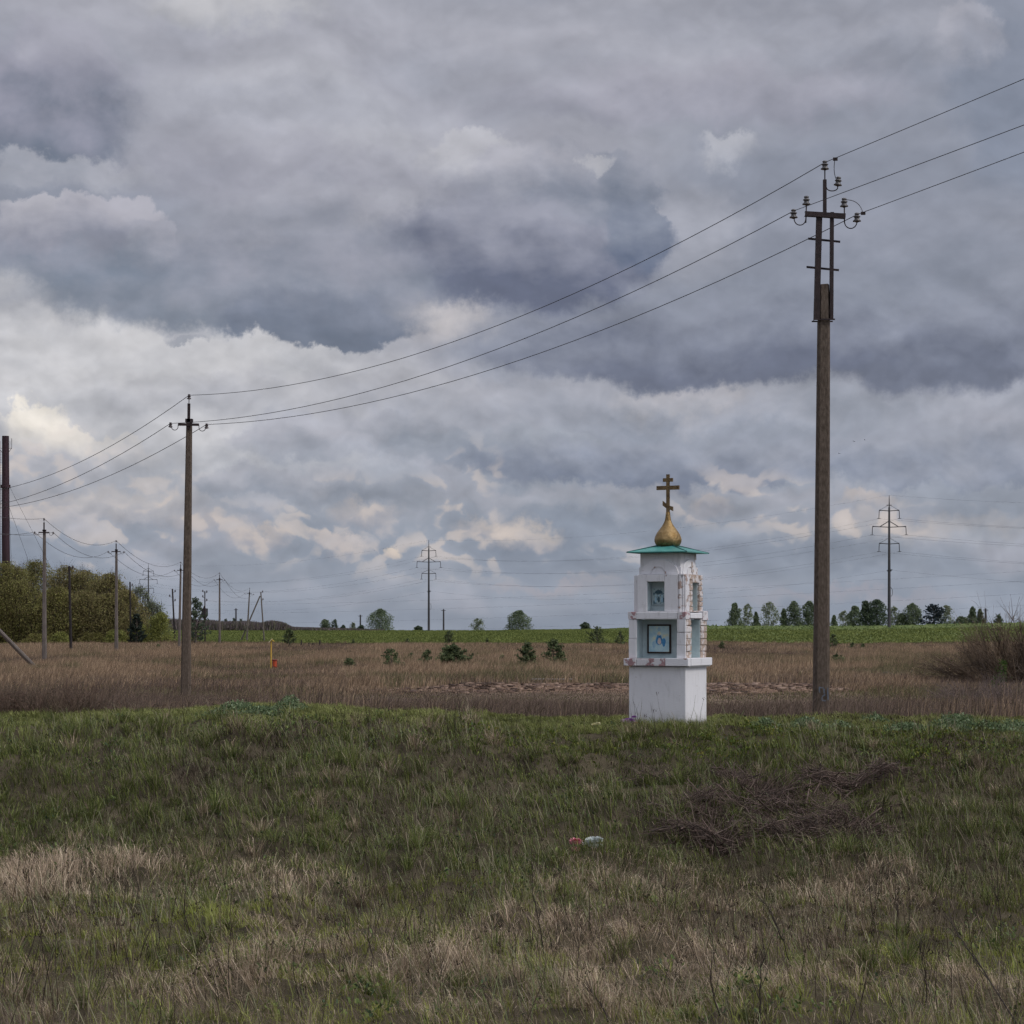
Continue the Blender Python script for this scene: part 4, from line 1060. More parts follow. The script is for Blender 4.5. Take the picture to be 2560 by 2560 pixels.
def shaft(mb, w0, w1, z0, z1, d0=None, d1=None):
    """tapered concrete pole with chamfered corners"""
    def ring(w, d, z):
        c = w * .18
        return [(x, y, z) for x, y in ((-w / 2 + c, -d / 2), (w / 2 - c, -d / 2), (w / 2, -d / 2 + c), (w / 2, d / 2 - c), (w / 2 - c, d / 2), (-w / 2 + c, d / 2), (-w / 2, d / 2 - c), (-w / 2, -d / 2 + c))]
    n = 14
    vs = []
    for k in range(n + 1):
        t = k / n; vs += ring(w0 + (w1 - w0) * t, (d0 or w0) + ((d1 or w1) - (d0 or w0)) * t, z0 + (z1 - z0) * t)
    fs = [(k * 8 + i, k * 8 + (i + 1) % 8, (k + 1) * 8 + (i + 1) % 8, (k + 1) * 8 + i) for k in range(n) for i in range(8)] + [tuple(range(7, -1, -1)), tuple(n * 8 + i for i in range(8))]
    mb.add(vs, fs)

# near pole with the tall steel head. local frame: x to the right, z up, origin at the foot
PD = 44.07
PB = Vector(((2052 - 1280) / FPX * PD, PD, gz((2052 - 1280) / FPX * PD, PD) - .0))
zof = (EYE - (1800 - HY) / FPX * PD) - PB.z          # photo row 1800 in local height
def L(px, py, y=0.0): return Vector(((px - 2052) / 121.0, y, (1800 - py) / 121.0 + zof))
lp = empty('utility_pole', PB)
tag(lp, 'tall near concrete pole with rusty double-post steel head, right of the shrine', 'power pole')
sh_ = MB(); shaft(sh_, .345, .245, -.6, L(0, 801).z, .30, .24)
for i, (x, y, z) in enumerate(sh_.v): sh_.v[i] = (x + (z / 9.0) * .062, y, z)
sh_.build('pole_shaft', M_conc, lp, bevel=.006)
s2_ = MB(); tx = L(2060, 0).x
zt0, zt1 = L(0, 800).z, L(0, 712).z
shaft(s2_, .235, .205, zt0, zt1)
for i, (x, y, z) in enumerate(s2_.v): s2_.v[i] = (x + tx - .005, y, z + (random.uniform(-.03, .02) if z > zt1 - .01 else 0))
s2_.build('pole_top', M_conc, lp, bevel=.004)
def post(name, xb, xt, w, yb, yt, dpt=.10, y=0.0):
    b0, t0 = L(xb, yb), L(xt, yt)
    m_ = MB(); vs = []
    for p_, in ((b0,), (t0,)):
        for dx, dy in ((-w / 2, -dpt), (w / 2, -dpt), (w / 2, -dpt + .012), (-w / 2 + .012, -dpt + .012), (-w / 2 + .012, .02), (-w / 2, .02)):
            vs.append((p_.x + dx, p_.y + dy + y, p_.z))
    fs = [(i, (i + 1) % 6, (i + 1) % 6 + 6, i + 6) for i in range(6)] + [(5, 4, 3, 2, 1, 0), (6, 7, 8, 9, 10, 11)]
    m_.add(vs, fs); return m_.build(name, M_steel, lp)
post('steel_post', 2040, 2047, .115, 802, 533, y=-.03)
post('steel_post', 2077, 2078.5, .07, 802, 533, y=-.03)
m_ = MB(); a_, b_ = L(2010, 537.5), L(2111, 543.5)
ang = math.atan2(b_.z - a_.z, b_.x - a_.x)
Mx = Matrix.Translation((a_ + b_) / 2) @ Matrix.Rotation(-ang, 4, 'Y')
Lh = (b_ - a_).length / 2
m_.box(-Lh, -.165, -.05, Lh, -.145, .05, M=Mx); m_.box(-Lh, -.145, .038, Lh, -.06, .05, M=Mx); m_.box(-Lh, -.145, -.05, Lh, -.06, -.038, M=Mx)
m_.build('crossarm', M_steel, lp)
for (x0, y0, x1, y1) in ((2021, 596, 2101, 604), (2017, 667, 2098, 675)):
    a_, b_ = L(x0, y0), L(x1, y1); Mx = Matrix.Translation((a_ + b_) / 2) @ Matrix.Rotation(-math.atan2(b_.z - a_.z, b_.x - a_.x), 4, 'Y'); hl = (b_ - a_).length / 2
    MB().box(-hl, .022, -.022, hl, .034, .022, M=Mx).box(-hl, .034, .010, hl, .075, .022, M=Mx).build('step_bar', M_steel, lp)
a_ = L(2058, 801)
MB().box(a_.x - .215, -.165, a_.z - .014, a_.x + .22, -.135, a_.z + .014).box(a_.x - .215, .145, a_.z - .014, a_.x + .22, .165, a_.z + .014).build('clamp_band', M_steel, lp)
a_, b_ = L(2060, 534), L(2059, 452)
m_ = MB(); m_.box(a_.x - .035, -.14, a_.z, a_.x + .035, -.128, b_.z).box(a_.x - .035, -.128, a_.z, a_.x - .023, -.07, b_.z); m_.tube([(a_.x, -.12, b_.z), (a_.x, -.12, L(0, 424).z)], .013, 8)
m_.build('top_post', M_steel, lp)
hk = MB()
hook(hk, (a_.x + .035, -.12, L(0, 472).z), L(2092, 468) + Vector((0, -.12, 0)), .07)
INS = {}
def ins(key, px, py, tilt=0.0):
    mb = MB(); c0 = L(px, py) + Vector((0, -.12, 0)); insulator(mb, (0, 0, 0), .98)
    o = mb.build('insulator', M_porc, lp, smooth=True); o.location = c0; o.rotation_euler = (0, tilt, 0)
    INS[key] = lp.matrix_world @ (c0 + Vector((0, 0, .15))); INS[key] = PB + c0 + Vector((0, 0, .145))
ins('top', 2060, 427); ins('top2', 2092, 467, .12)
hk.tube([L(2012.5, 560) + Vector((0, -.12, 0)), L(2014, 515) + Vector((0, -.12, 0))], .013, 8); ins('l2', 2014, 515)
hook(hk, L(2012.5, 550) + Vector((0, -.12, 0)), L(1983.5, 548) + Vector((0, -.12, 0)), .13); ins('l1', 1982, 548)
hk.tube([L(2109, 560) + Vector((0, -.12, 0)), L(2108.5, 520) + Vector((0, -.12, 0))], .013, 8); ins('r2', 2108, 520)
hook(hk, L(2109, 552) + Vector((0, -.12, 0)), L(2140, 557) + Vector((0, -.12, 0)), .14); ins('r1', 2140, 557)
hk.build('insulator_hooks', M_steel, lp, smooth=True)
# faded blue strokes of a painted number, ochre rust stains below
num = MB(); yb = -.178
def stroke(x0, y0, x1, y1, w=.028):
    a_, b_ = L(x0, y0), L(x1, y1); d = (b_ - a_).normalized(); nrm = Vector((-d.z, 0, d.x)) * w / 2
    num.add([(a_ - nrm) + Vector((0, yb, 0)), (a_ + nrm) + Vector((0, yb, 0)), (b_ + nrm) + Vector((0, yb, 0)), (b_ - nrm) + Vector((0, yb, 0)), (a_ - nrm) + Vector((0, yb + .006, 0)), (a_ + nrm) + Vector((0, yb + .006, 0)), (b_ + nrm) + Vector((0, yb + .006, 0)), (b_ - nrm) + Vector((0, yb + .006, 0))],
            [(0, 1, 2, 3), (4, 7, 6, 5), (0, 4, 5, 1), (1, 5, 6, 2), (2, 6, 7, 3), (3, 7, 4, 0)])
for s__ in ((2044, 1718, 2056, 1719), (2045, 1720, 2046, 1731), (2057, 1721, 2057, 1733), (2066, 1719, 2067, 1750), (2051, 1750, 2062, 1751), (2052, 1742, 2052, 1749), (2060, 1735, 2052, 1741)):
    stroke(*s__)
M_blue = m_noise('faded_blue_paint', (.12, .12, .12), (.115, .15, .20), scale=30, rough=.9, bump=0)
num.build('painted_number', M_blue, lp)

def line_pole(base, label, group='concrete power poles marching across the meadow', H=1.0, arm=.60, rz=0.0, tilt=(0, 0), strut=None):
    """standard concrete pole: three insulators, one crossarm. returns world points of insulators"""
    e = empty('utility_pole', base, rz, tilt); tag(e, label, 'power pole', group)
    h = 8.9 * H
    m_ = MB(); shaft(m_, .31, .175, -.5, h); m_.build('pole_shaft', M_conc2 if base.y > 100 else M_conc, e)
    m_ = MB(); m_.box(-.045, -.13, h - .30, .045, -.10, h + .50); m_.box(-.11, -.13, h - .09, .11, .11, h + .02); m_.tube([(0, -.11, h + .5), (0, -.11, h + .66)], .014, 6)
    m_.build('top_bracket', M_steel, e)
    a = arm * .58
    m_ = MB(); m_.box(-a, -.155, h - .21, a, -.132, h - .13); m_.build('crossarm', M_steel, e)
    m_ = MB(); zi = h - .17
    hook(m_, (-a, -.14, zi), (-arm + .03, -.14, zi - .07), .11); hook(m_, (a, -.14, zi), (arm - .03, -.14, zi - .09), .11)
    m_.build('insulator_hooks', M_steel, e)
    out = []
    Mw = Matrix.Translation(base) @ Matrix.Rotation(rz, 4, 'Z') @ Matrix.Rotation(tilt[1], 4, 'Y')
    for c0 in ((0, -.11, h + .64), (-arm, -.14, zi - .09), (arm, -.14, zi - .11)):
        m_ = MB(); insulator(m_, (0, 0, 0), .82); o = m_.build('insulator', M_pdark, e, smooth=True); o.location = c0
        out.append(Mw @ (Vector(c0) + Vector((0, 0, .12))))
    if strut:
        m_ = MB(); Mi = Mw.inverted(); foot = Mi @ Vector(strut); foot.z -= .3
        topp = Vector((0, 0, h * .80)); m_.tube([foot, topp], [.125, .085], 8); m_.build('strut', M_conc2, e)
    return out

def gp_(px, D_): return ground_at(px, D_)
p2 = line_pole(gp_(464, 67.5), 'second concrete power pole left of the middle, its crossarm with curled hooks against the clouds', arm=.57, tilt=(0, math.radians(.75)))
pa_base = Vector((-31, 109, gz(-31, 109)))
pA = line_pole(pa_base, 'concrete pole just beyond the left edge, held by the slanting strut that enters the picture', strut=(-24.75, 113, gz(-24.75, 113)), rz=.5)
p3 = line_pole(gp_(111, 143), 'concrete pole in front of the grove, nearest to the maroon stack', arm=.62)
p4 = line_pole(gp_(291, 179), 'concrete pole at the right half of the grove, between two dark wooden poles', arm=.66)
p5 = line_pole(gp_(448, 238), 'concrete pole half hidden just behind the second near pole', arm=.66, tilt=(0, math.radians(1.1)))
p6 = line_pole(gp_(549, 285), 'concrete pole standing alone between the young pine and the braced pole', arm=.70)
p7 = line_pole(gp_(617, 345), 'small leaning concrete pole crossed by the brace of its neighbour', arm=.72, tilt=(0, math.radians(3.2)), H=.88)

def knob_pole(px_t, py_t, px_b, D_, label, cat='wooden pole', r=.14, knobs=((.35, -.35),), mt=None, strut=None, group='old dark poles by the line'):
    b_ = gp_(px_b, D_); t_ = at(px_t, py_t, D_) - b_
    e = empty('old_pole', b_); tag(e, label, cat, group)
    MB().tube([(0, 0, -.4), tuple(t_)], [r, r * .75], 8).build('pole_shaft', mt or M_wood, e)
    if knobs:
        for kx, kz in knobs:
            m_ = MB(); c = t_ + Vector((kx, 0, kz)); hook(m_, t_ + Vector((0, 0, kz - .05)), c - Vector((0, 0, .05)), .10, r=.022)
            k_ = m_.build('bracket', M_steel, e)
            m_ = MB(); insulator(m_, tuple(c - Vector((0, 0, .08))), 1.5); m_.build('insulator', M_pdark, e)
    if strut:
        f_ = gp_(strut[0], D_ + .5) - b_; u_ = at(strut[1], strut[2], D_) - b_
        MB().tube([tuple(f_), tuple(u_)], [r * .95, r * .8], 8).build('brace', mt or M_wood, e)
    return b_ + t_
w1_ = knob_pole(173, 1415, 178, 198, 'leftmost dark wooden pole without wires, in front of the grove', knobs=((.33, -.15),))
w2_ = knob_pole(325, 1455, 327, 285, 'dark wooden pole rising beside the small spruce at the right end of the grove', knobs=((.3, -.4),))
w3_ = knob_pole(431, 1472, 438, 298, 'dark wooden pole just left of the second near concrete pole', knobs=((.38, -.35), (.38, -1.6), (-.38, -1.0)))
w4_ = knob_pole(512, 1478, 513, 300, 'thin pole with staggered insulators in front of the water tower', 'power pole', r=.10, knobs=((.28, -.1), (-.28, -.75), (.28, -1.25), (-.28, .0)), mt=M_steel, strut=(478, 511, 1515), group='line poles with staggered insulators')
w5_ = knob_pole(652, 1480, 661, 345, 'braced pole at the end of the row with its long slanting prop on the left', 'power pole', r=.13, knobs=((.30, .05), (.35, -1.2)), mt=M_conc2, strut=(602, 650, 1490), group='line poles with staggered insulators')

# ================================================================== wires
def wire(p, q_, sag, r, label, name='power_wire', n=28, group=None, mt=None):
    p, q_ = Vector(p), Vector(q_)
    t = np.linspace(0, 1, n)[:, None]
    P_ = np.array(p)[None] * (1 - t) + np.array(q_)[None] * t
    P_[:, 2] -= 4 * sag * (t * (1 - t))[:, 0]
    V, F, S, _ = tubes_np(P_[None], np.full((1, n), r), 5)
    o = link_mesh(name, np_mesh(name, V, F, S, smooth=True), mt or M_wire)
    return tag(o, label, 'wire', group)
GW = 'wires of the local power line'
wire(INS['top'], p2[0], 1.12, .0085, 'topmost wire from the tall near pole down to the top of the second pole', group=GW)
wire(INS['l1'], p2[1], .98, .0085, 'middle wire from the left insulator of the near pole to the second pole', group=GW)
wire(INS['r1'], p2[2], .95, .0085, 'lowest wire from the right insulator of the near pole to the second pole', group=GW)
def off(a, px, py, D_): 
    e_ = at(px, py, D_); a = Vector(a); return a + (e_ - a) * 3.0
wire(INS['top'], off(INS['top'], 2560, 195, 38.5), .02, .0075, 'topmost wire leaving the near pole toward the upper right', group=GW)
wire(INS['l1'], off(INS['l1'], 2560, 310, 37.8), .02, .0075, 'middle wire leaving the near pole to the right', group=GW)
wire(INS['r1'], off(INS['r1'], 2560, 378, 39.0), .02, .0075, 'lowest wire leaving the near pole to the right', group=GW)
# jumpers with their clamps on the near pole
def jumper(a, b_, mid, label):
    o = MB(); a, b_ = Vector(a), Vector(b_)
    pts = [a.lerp(b_, t) + Vector(mid) * 4 * t * (1 - t) for t in [i / 10 for i in range(11)]]
    o.tube(pts, .007, 6); o.box(b_.x - .04, b_.y - .025, b_.z - .03, b_.x + .05, b_.y + .025, b_.z + .03)
    tag(o.build('jumper_wire', M_steel), label, 'wire', 'short jumper wires on the near pole head')
def onwire(a, e_, f): return Vector(a).lerp(e_, f)
e1 = at(2560, 195, 38.5); e2 = at(2560, 378, 39.0)
jumper(INS['top2'] - Vector((.03, 0, .02)), onwire(INS['top'], e1, .058) - Vector((0, 0, .02)), (-.03, 0, -.02), 'short jumper hanging from the top wire to the side insulator of the near pole')
jumper(INS['r2'] + Vector((.03, 0, 0)), onwire(INS['r1'], e2, .040) - Vector((0, 0, .02)), (.06, 0, .07), 'short curved jumper at the right end of the near crossarm')
for i, nm in enumerate(('top', 'left', 'right')):
    wire(p2[i], pA[i], [1.5, 1.35, 1.25][i], .010, f'{nm} wire running off the left edge from the second pole', group=GW)
    wire(pA[i], p3[i], [.6, .75, .75][i], .012, f'{nm} wire coming back from the left edge to the pole before the stack', group=GW)
    wire(p3[i], p4[i], [.95, 1.05, 1.05][i], .014, f'{nm} wire sagging between the two poles in front of the grove', group=GW)
    wire(p4[i], p5[i], [1.2, 1.3, 1.3][i], .016, f'{nm} wire over the right end of the grove', group=GW)
    wire(p5[i], p6[i], [1.2, 1.3, 1.3][i], .016, f'{nm} wire passing behind the second near pole to the lone pole', group=GW)
    wire(p6[i], p7[i], [1.3, 1.5, 1.5][i], .016, f'{nm} wire from the lone pole to the small leaning pole', group=GW)

# ================================================================== high-voltage pylons
def pylon(base, s, label):
    """slender concrete mast, 26 m; returns conductor points"""
    e = empty('power_pylon', base); tag(e, label, 'pylon', 'concrete high-voltage pylons on the skyline')
    MB().tube([(0, 0, -1), (0, 0, 23.6 * s)], [.36 * s, .19 * s], 10).build('mast', M_pylon, e)
    MB().tube([(0, 0, 23.5 * s), (0, 0, 26 * s)], [.13, .05], 6).box(-.55, -.06, 24.0 * s, .55, .06, 24.10 * s).build('spike', M_pst, e)
    pts = []
    for k, (z, a) in enumerate(((22.9, 1.9), (19.7, 3.25), (16.4, 1.9))):
        for sd_ in (-1, 1):
            m_ = MB(); m_.tube([(0, 0, z * s), (sd_ * a, 0, z * s + .15)], .085, 5)
            m_.tube([(0, 0, z * s + 1.25), (sd_ * (a * .55 if k == 1 else a), 0, z * s + .16)], .085 if k == 1 else .035, 5)
            m_.tube([(sd_ * (a - .2), 0, z * s + .15), (sd_ * (a + .12), 0, z * s + .12)], .13, 5)
            arm_ = m_.build('crossarm', M_pst, e)
            m_ = MB(); m_.tube([(sd_ * (a + .1), 0, z * s), (sd_ * (a + .16), 0, z * s - 1.5)], .075, 5)
            m_.tube([(sd_ * (a + .16) - .35, 0, z * s - 1.52), (sd_ * (a + .16) + .35, 0, z * s - 1.52)], .05, 5)
            m_.build('insulator_string', M_pst, arm_)
            pts.append(base + Vector((sd_ * (a + .16), 0, z * s - 1.55)))
    MB().box(.2, -.15, 11.4, .62, .15, 11.6).box(-.4, -.2, 11.2, .4, .2, 11.5).build('cable_clamp', M_pst, e)
    MB().tube([(.33, 0, 8.0), (.62, 0, 7.6), (.66, 0, 7.0), (.62, 0, 6.5), (.36, 0, 6.2)], .05, 5).build('cable_loop', M_pst, e)
    pts.append(base + Vector((0, 0, 26 * s))); pts.append(base + Vector((.5, 0, 11.5)))
    return pts
rb = ground_at(2223, 427); yb = pylon(Vector((rb.x, 427, rb.z)), (EYE + (1570 - 1238) / FPX * 427 - rb.z) / 26, 'right-hand concrete pylon with three pairs of arms, above the dense green tree')
cb = ground_at(1072, 608); yc = pylon(cb, (EYE + (1570 - 1350) / FPX * 608 - cb.z) / 26, 'middle concrete pylon standing alone on the green skyline')
lb = ground_at(371, 820); yl = pylon(Vector((lb.x, 820, EYE - 1.5)), (EYE + (1570 - 1408) / FPX * 820 - (EYE - 1.5)) / 26, 'left concrete pylon rising behind the right end of the grove')
GH = 'high-voltage wires across the sky'
NM = ['upper left', 'upper right', 'middle left', 'middle right', 'lower left', 'lower right', 'earthing', 'lowest single']
for i in range(8):
    rr = [.013, .010][i > 5]
    wire(yb[i], yc[i], [4.2, 4.2, 4.2, 4.2, 4.2, 4.2, 3, 4.0][i], rr * .95, f'{NM[i]} high-voltage wire between the right and middle pylons', 'high_voltage_wire', 40, GH)
    wire(yc[i], yl[i], [5, 5, 5, 5, 5, 5, 3.5, 4.5][i], rr * 1.1, f'{NM[i]} high-voltage wire between the middle and left pylons', 'high_voltage_wire', 40, GH)
    e_ = Vector(yb[i]) + Vector((120, -150, -1.2)); wire(yb[i], e_, 5.0, rr, f'{NM[i]} high-voltage wire leaving the right pylon off the right edge', 'high_voltage_wire', 40, GH)
    e_ = Vector(yl[i]) + Vector((-150, 220, -6)); wire(yl[i], e_, 4.5, rr * 1.2, f'{NM[i]} high-voltage wire leaving the left pylon behind the grove', 'high_voltage_wire', 40, GH)
# a further, fainter line low over the skyline
for i, (y0, y1) in enumerate(((1481, 1440), (1501, 1466), (1523, 1500), (1546, 1530))):
    wire(at(-300, y0 + 18, 1000), at(3300, y1 - 60, 420), 6, .012, f'faint distant wire low over the field, number {["one", "two", "three", "four"][i]} from the top', 'distant_wire', 50, 'faint distant wires low over the skyline')

# far small poles
for (px, yt_, D_, lab) in ((590, 1521, 690, 'tiny distant pole above the scrub right of the lone concrete pole'), (901, 1537, 700, 'small distant pole left of the round skyline tree'),
                          (1109, 1523, 690, 'small distant pole just right of the middle pylon'), (1274, 1541, 690, 'small distant pole against the left edge of the big skyline tree'), (2464, 1521, 560, 'thin distant pole above the bare bush')):
    x = (px - 1280) / FPX * D_; b_ = Vector((x, D_, gz(x, D_)))
    e = empty('distant_pole', b_); tag(e, lab, 'pole', 'tiny poles on the skyline')
    zt = EYE + (HY - yt_) / FPX * D_ - b_.z
    MB().tube([(0, 0, 0), (0, 0, zt)], [.32, .25], 6).build('pole_shaft', M_pylon, e)
    MB().box(-.7, -.08, zt - .5, .7, .08, zt - .35).build('crossarm', M_pst, e)

# ================================================================== stack, water tower, marker, fence posts, birds
def at_base(px, D_): x = (px - 1280) / FPX * D_; return Vector((x, D_, -2.2 + EYE))
cb_ = at_base(17, 500); ch = empty('smoke_stack', cb_); tag(ch, 'tall dark maroon steel stack with a ladder, at the left edge behind the grove', 'chimney')
HT = EYE + (HY - 1090) / FPX * 500 - cb_.z; kx = 500 / FPX
MB().tube([(0, 0, 0), (-.25, 0, HT * .5), (-.3, 0, HT)], [1.0, .92, .80], 24).build('stack_shell', M_stack, ch)
zc_ = HT - (1216 - 1090) * kx
MB().tube([(-.3, 0, zc_ - .35), (-.3, 0, zc_ + .35)], [1.15, 1.15], 24).build('collar', M_stack, ch)
ld = MB()
for i in range(70): ld.tube([(-1.55, -.25, 2 + i * .6), (-1.55, .25, 2 + i * .6)], .03, 4); ld.tube([(-1.6, 0, 2 + i * .6), (-1.0, 0, 2 + i * .6)], .022, 4)
ld.tube([(-1.55, -.25, 1), (-1.55, -.25, 44)], .035, 4); ld.tube([(-1.55, .25, 1), (-1.55, .25, 44)], .035, 4); ld.build('ladder', M_stack, ch)
br = MB(); zt = HT - 3.2
for s1 in (-1, 1):
    br.tube([(-.3 + s1 * .8, -.2, zt - .6), (-.3 + s1 * 1.5, -.2, zt + .3), (-.3 + s1 * 1.5, -.2, zt + 2.6)], .06, 5)
    br.tube([(-.3 + s1 * .8, -.2, zt + .3), (-.3 + s1 * 1.5, -.2, zt + .3)], .05, 5); br.tube([(-.3 + s1 * 1.1, -.2, zt + .3), (-.3 + s1 * 1.1, -.2, zt + 2.0)], .04, 5)
br.build('lamp_bracket', M_stack, ch)
for gx, gy, gz0 in ((20, -6, zc_), (8.2, 16, zc_ - 5), (6, -18, zc_ - 6), (-18, -4, zc_)):
    MB().tube([(.6, 0, gz0), (gx, gy, -.2)], .035, 4).build('guy_wire', M_pst, ch)
for s_n, (px, D_) in enumerate(((512, 1000),)):
    b_ = Vector(((px - 1280) / FPX * D_, D_, EYE - 7)); e = empty('water_tower', b_); tag(e, 'far water tower with a dark round tank on a stem, behind the thin pole', 'water tower')
    zt = 7 + (HY - 1520) / FPX * D_
    MB().lathe([(.5, zt - 5.0), (1.5, zt - 3.6), (1.5, zt - .3), (.3, zt)], 16).build('tank', M_pst, e)
    MB().tube([(0, 0, 0), (0, 0, zt - 4.8)], .55, 10).build('stem', M_pylon, e)

mk = empty('pipeline_marker', ground_at(681, 112)); tag(mk, 'yellow pipeline marker post with a tilted roof plate, in the meadow', 'marker post')
KX = 112 / FPX
zt = EYE + (HY - 1597) * KX - mk.location.z
MB().tube([(-.08, 0, -.2), (-.06, 0, zt - .1)], .033, 8).build('post', M_yel, mk)
Mx = Matrix.Translation((-.08, 0, zt - .07)) @ Matrix.Rotation(math.radians(-48), 4, 'Y')
MB().box(-.15, -.10, -.012, .10, .10, .012, M=Mx).build('sign_plate', M_pale, mk)
Mx = Matrix.Translation((.02, 0, zt - .08)) @ Matrix.Rotation(math.radians(40), 4, 'Y')
MB().box(-.06, -.09, -.012, .10, .09, .012, M=Mx).build('sign_plate', M_yel, mk)
hd = empty('red_standpipe', ground_at(687, 111.7)); tag(hd, 'small orange-red standpipe box standing beside the yellow marker post', 'standpipe')
z1 = EYE + (HY - 1668) * 111.7 / FPX - hd.location.z; z2 = EYE + (HY - 1651) * 111.7 / FPX - hd.location.z
MB().lathe([(.10, z1 + .02), (.115, z1 + .06), (.115, z2 - .05), (.10, z2)], 14).build('body', M_red, hd)
MB().lathe([(.15, z2 - .02), (.155, z2 + .02), (.10, z2 + .05)], 14).build('lid', M_redd, hd)
MB().lathe([(.14, z1 - .02), (.15, z1 + .02)], 14).build('flange', M_redd, hd)
MB().tube([(0, 0, -.2), (0, 0, z1)], [.05, .07], 10).build('pipe', M_red, hd)
for i, (px, hh) in enumerate(((753, .85), (772, .55), (782, .5), (799, .85), (724, .4))):
    o = MB().tube([(0, 0, -.2), (.03, 0, hh)], [.11, .09], 7).build('fence_post', M_wood); o.location = ground_at(px, 262)
    tag(o, ['stout dark post nearest the spruce at the field edge', 'thin short post second from the spruce', 'thin short post third from the spruce', 'stout dark post farthest right of the short row', 'stub of a post at the foot of the spruce'][i], 'post', 'short wooden posts at the edge of the green field')

def bird(px, py, D_, fl, label, rz):
    p = at(px, py, D_); m_ = MB()
    m_.lathe([(.005, -.12), (.03, -.06), (.04, 0), (.03, .08), (.006, .15)], 8, M=Matrix.Rotation(math.radians(90), 4, 'Y'))
    for s in (-1, 1):
        m_.add([(-.05, s * .03, .01), (.06, s * .03, .01), (.04, s * .2, .08 * fl), (-.05, s * .2, .08 * fl), (-.06, s * .38, .03 * fl)], [(0, 1, 2, 3), (3, 2, 4), (3, 2, 1, 0), (4, 2, 3)])
    m_.add([(-.10, -.015, 0), (-.10, .015, 0), (-.2, .04, 0), (-.2, -.04, 0)], [(0, 1, 2, 3), (3, 2, 1, 0)])
    o = m_.build('bird', M_bird); o.location = p; o.rotation_euler = (.2, 0, rz)
    tag(o, label, 'bird', 'small dark birds in the sky right of the near pole')
bird(2135, 1104, 330, 1.4, 'middle of three tiny dark birds in the sky', .6)
bird(2161, 1099, 330, -1.0, 'rightmost and highest of three tiny dark birds', 1.4)
bird(2098, 1134, 330, 1.0, 'leftmost and lowest of three tiny dark birds, nearest the pole', 2.2)

o = MB().box(-.8, -.1, 0, .8, .1, .04).build('white_plank', M_plank); o.location = ground_at(1380, 84, .25); tag(o, 'pale bleached plank lying in the meadow before the pines', 'plank')

# fallen poles on the right of the meadow
def logs():
    for i, (x0, x1, y0, y1, r, lab) in enumerate(((2205, 2330, 1684, 1695, .05, 'upper dark fallen branch in the meadow right of the near pole'), (2120, 2290, 1697, 1690, .06, 'long fallen branch lying below the upper one'),
                                               (2240, 2345, 1692, 1684, .045, 'short fallen branch crossing the other two at their right end'))):
        Dd = 97; a_ = at(x0, y0, Dd); b2 = at(x1, y1, Dd + 1.0)
        a_.z = max(a_.z, gz(a_.x, a_.y) + .15); b2.z = max(b2.z, gz(b2.x, b2.y) + .15)
        m_ = MB(); pts = [a_.lerp(b2, t) + Vector((0, random.uniform(-.1, .1), random.uniform(-.04, .07))) for t in [k / 8 for k in range(9)]]
        c0 = pts[0].copy(); m_.tube([p - c0 for p in pts], [r * (1 - .07 * k) for k in range(9)], 7)
        for k in (2, 4, 6): m_.tube([pts[k] - c0, pts[k] - c0 + Vector((random.uniform(.2, .6), .1, random.uniform(.05, .25)))], [.025, .008], 5)
        o = m_.build('fallen_branch', M_bark); o.location = c0; tag(o, lab, 'branch', 'fallen branches lying in the meadow')
logs()

# ================================================================== trees
def leaf_quads(Pl, size, C, flat=0.0):
    n = len(Pl)
    a = rng.normal(0, 1, (n, 3)); a /= np.linalg.norm(a, axis=1, keepdims=True)
    b_ = np.cross(a, rng.normal(0, 1, (n, 3))); b_ /= np.linalg.norm(b_, axis=1, keepdims=True) + 1e-9
    a = a * (size * .6)[:, None]; b_ = b_ * (size * .42)[:, None]
    V = np.stack([Pl - a, Pl - b_ * .9, Pl + a, Pl + b_], 1).reshape(-1, 3)
    return V, np.arange(4 * n), np.full(n, 4), np.repeat(C, 4, 0)

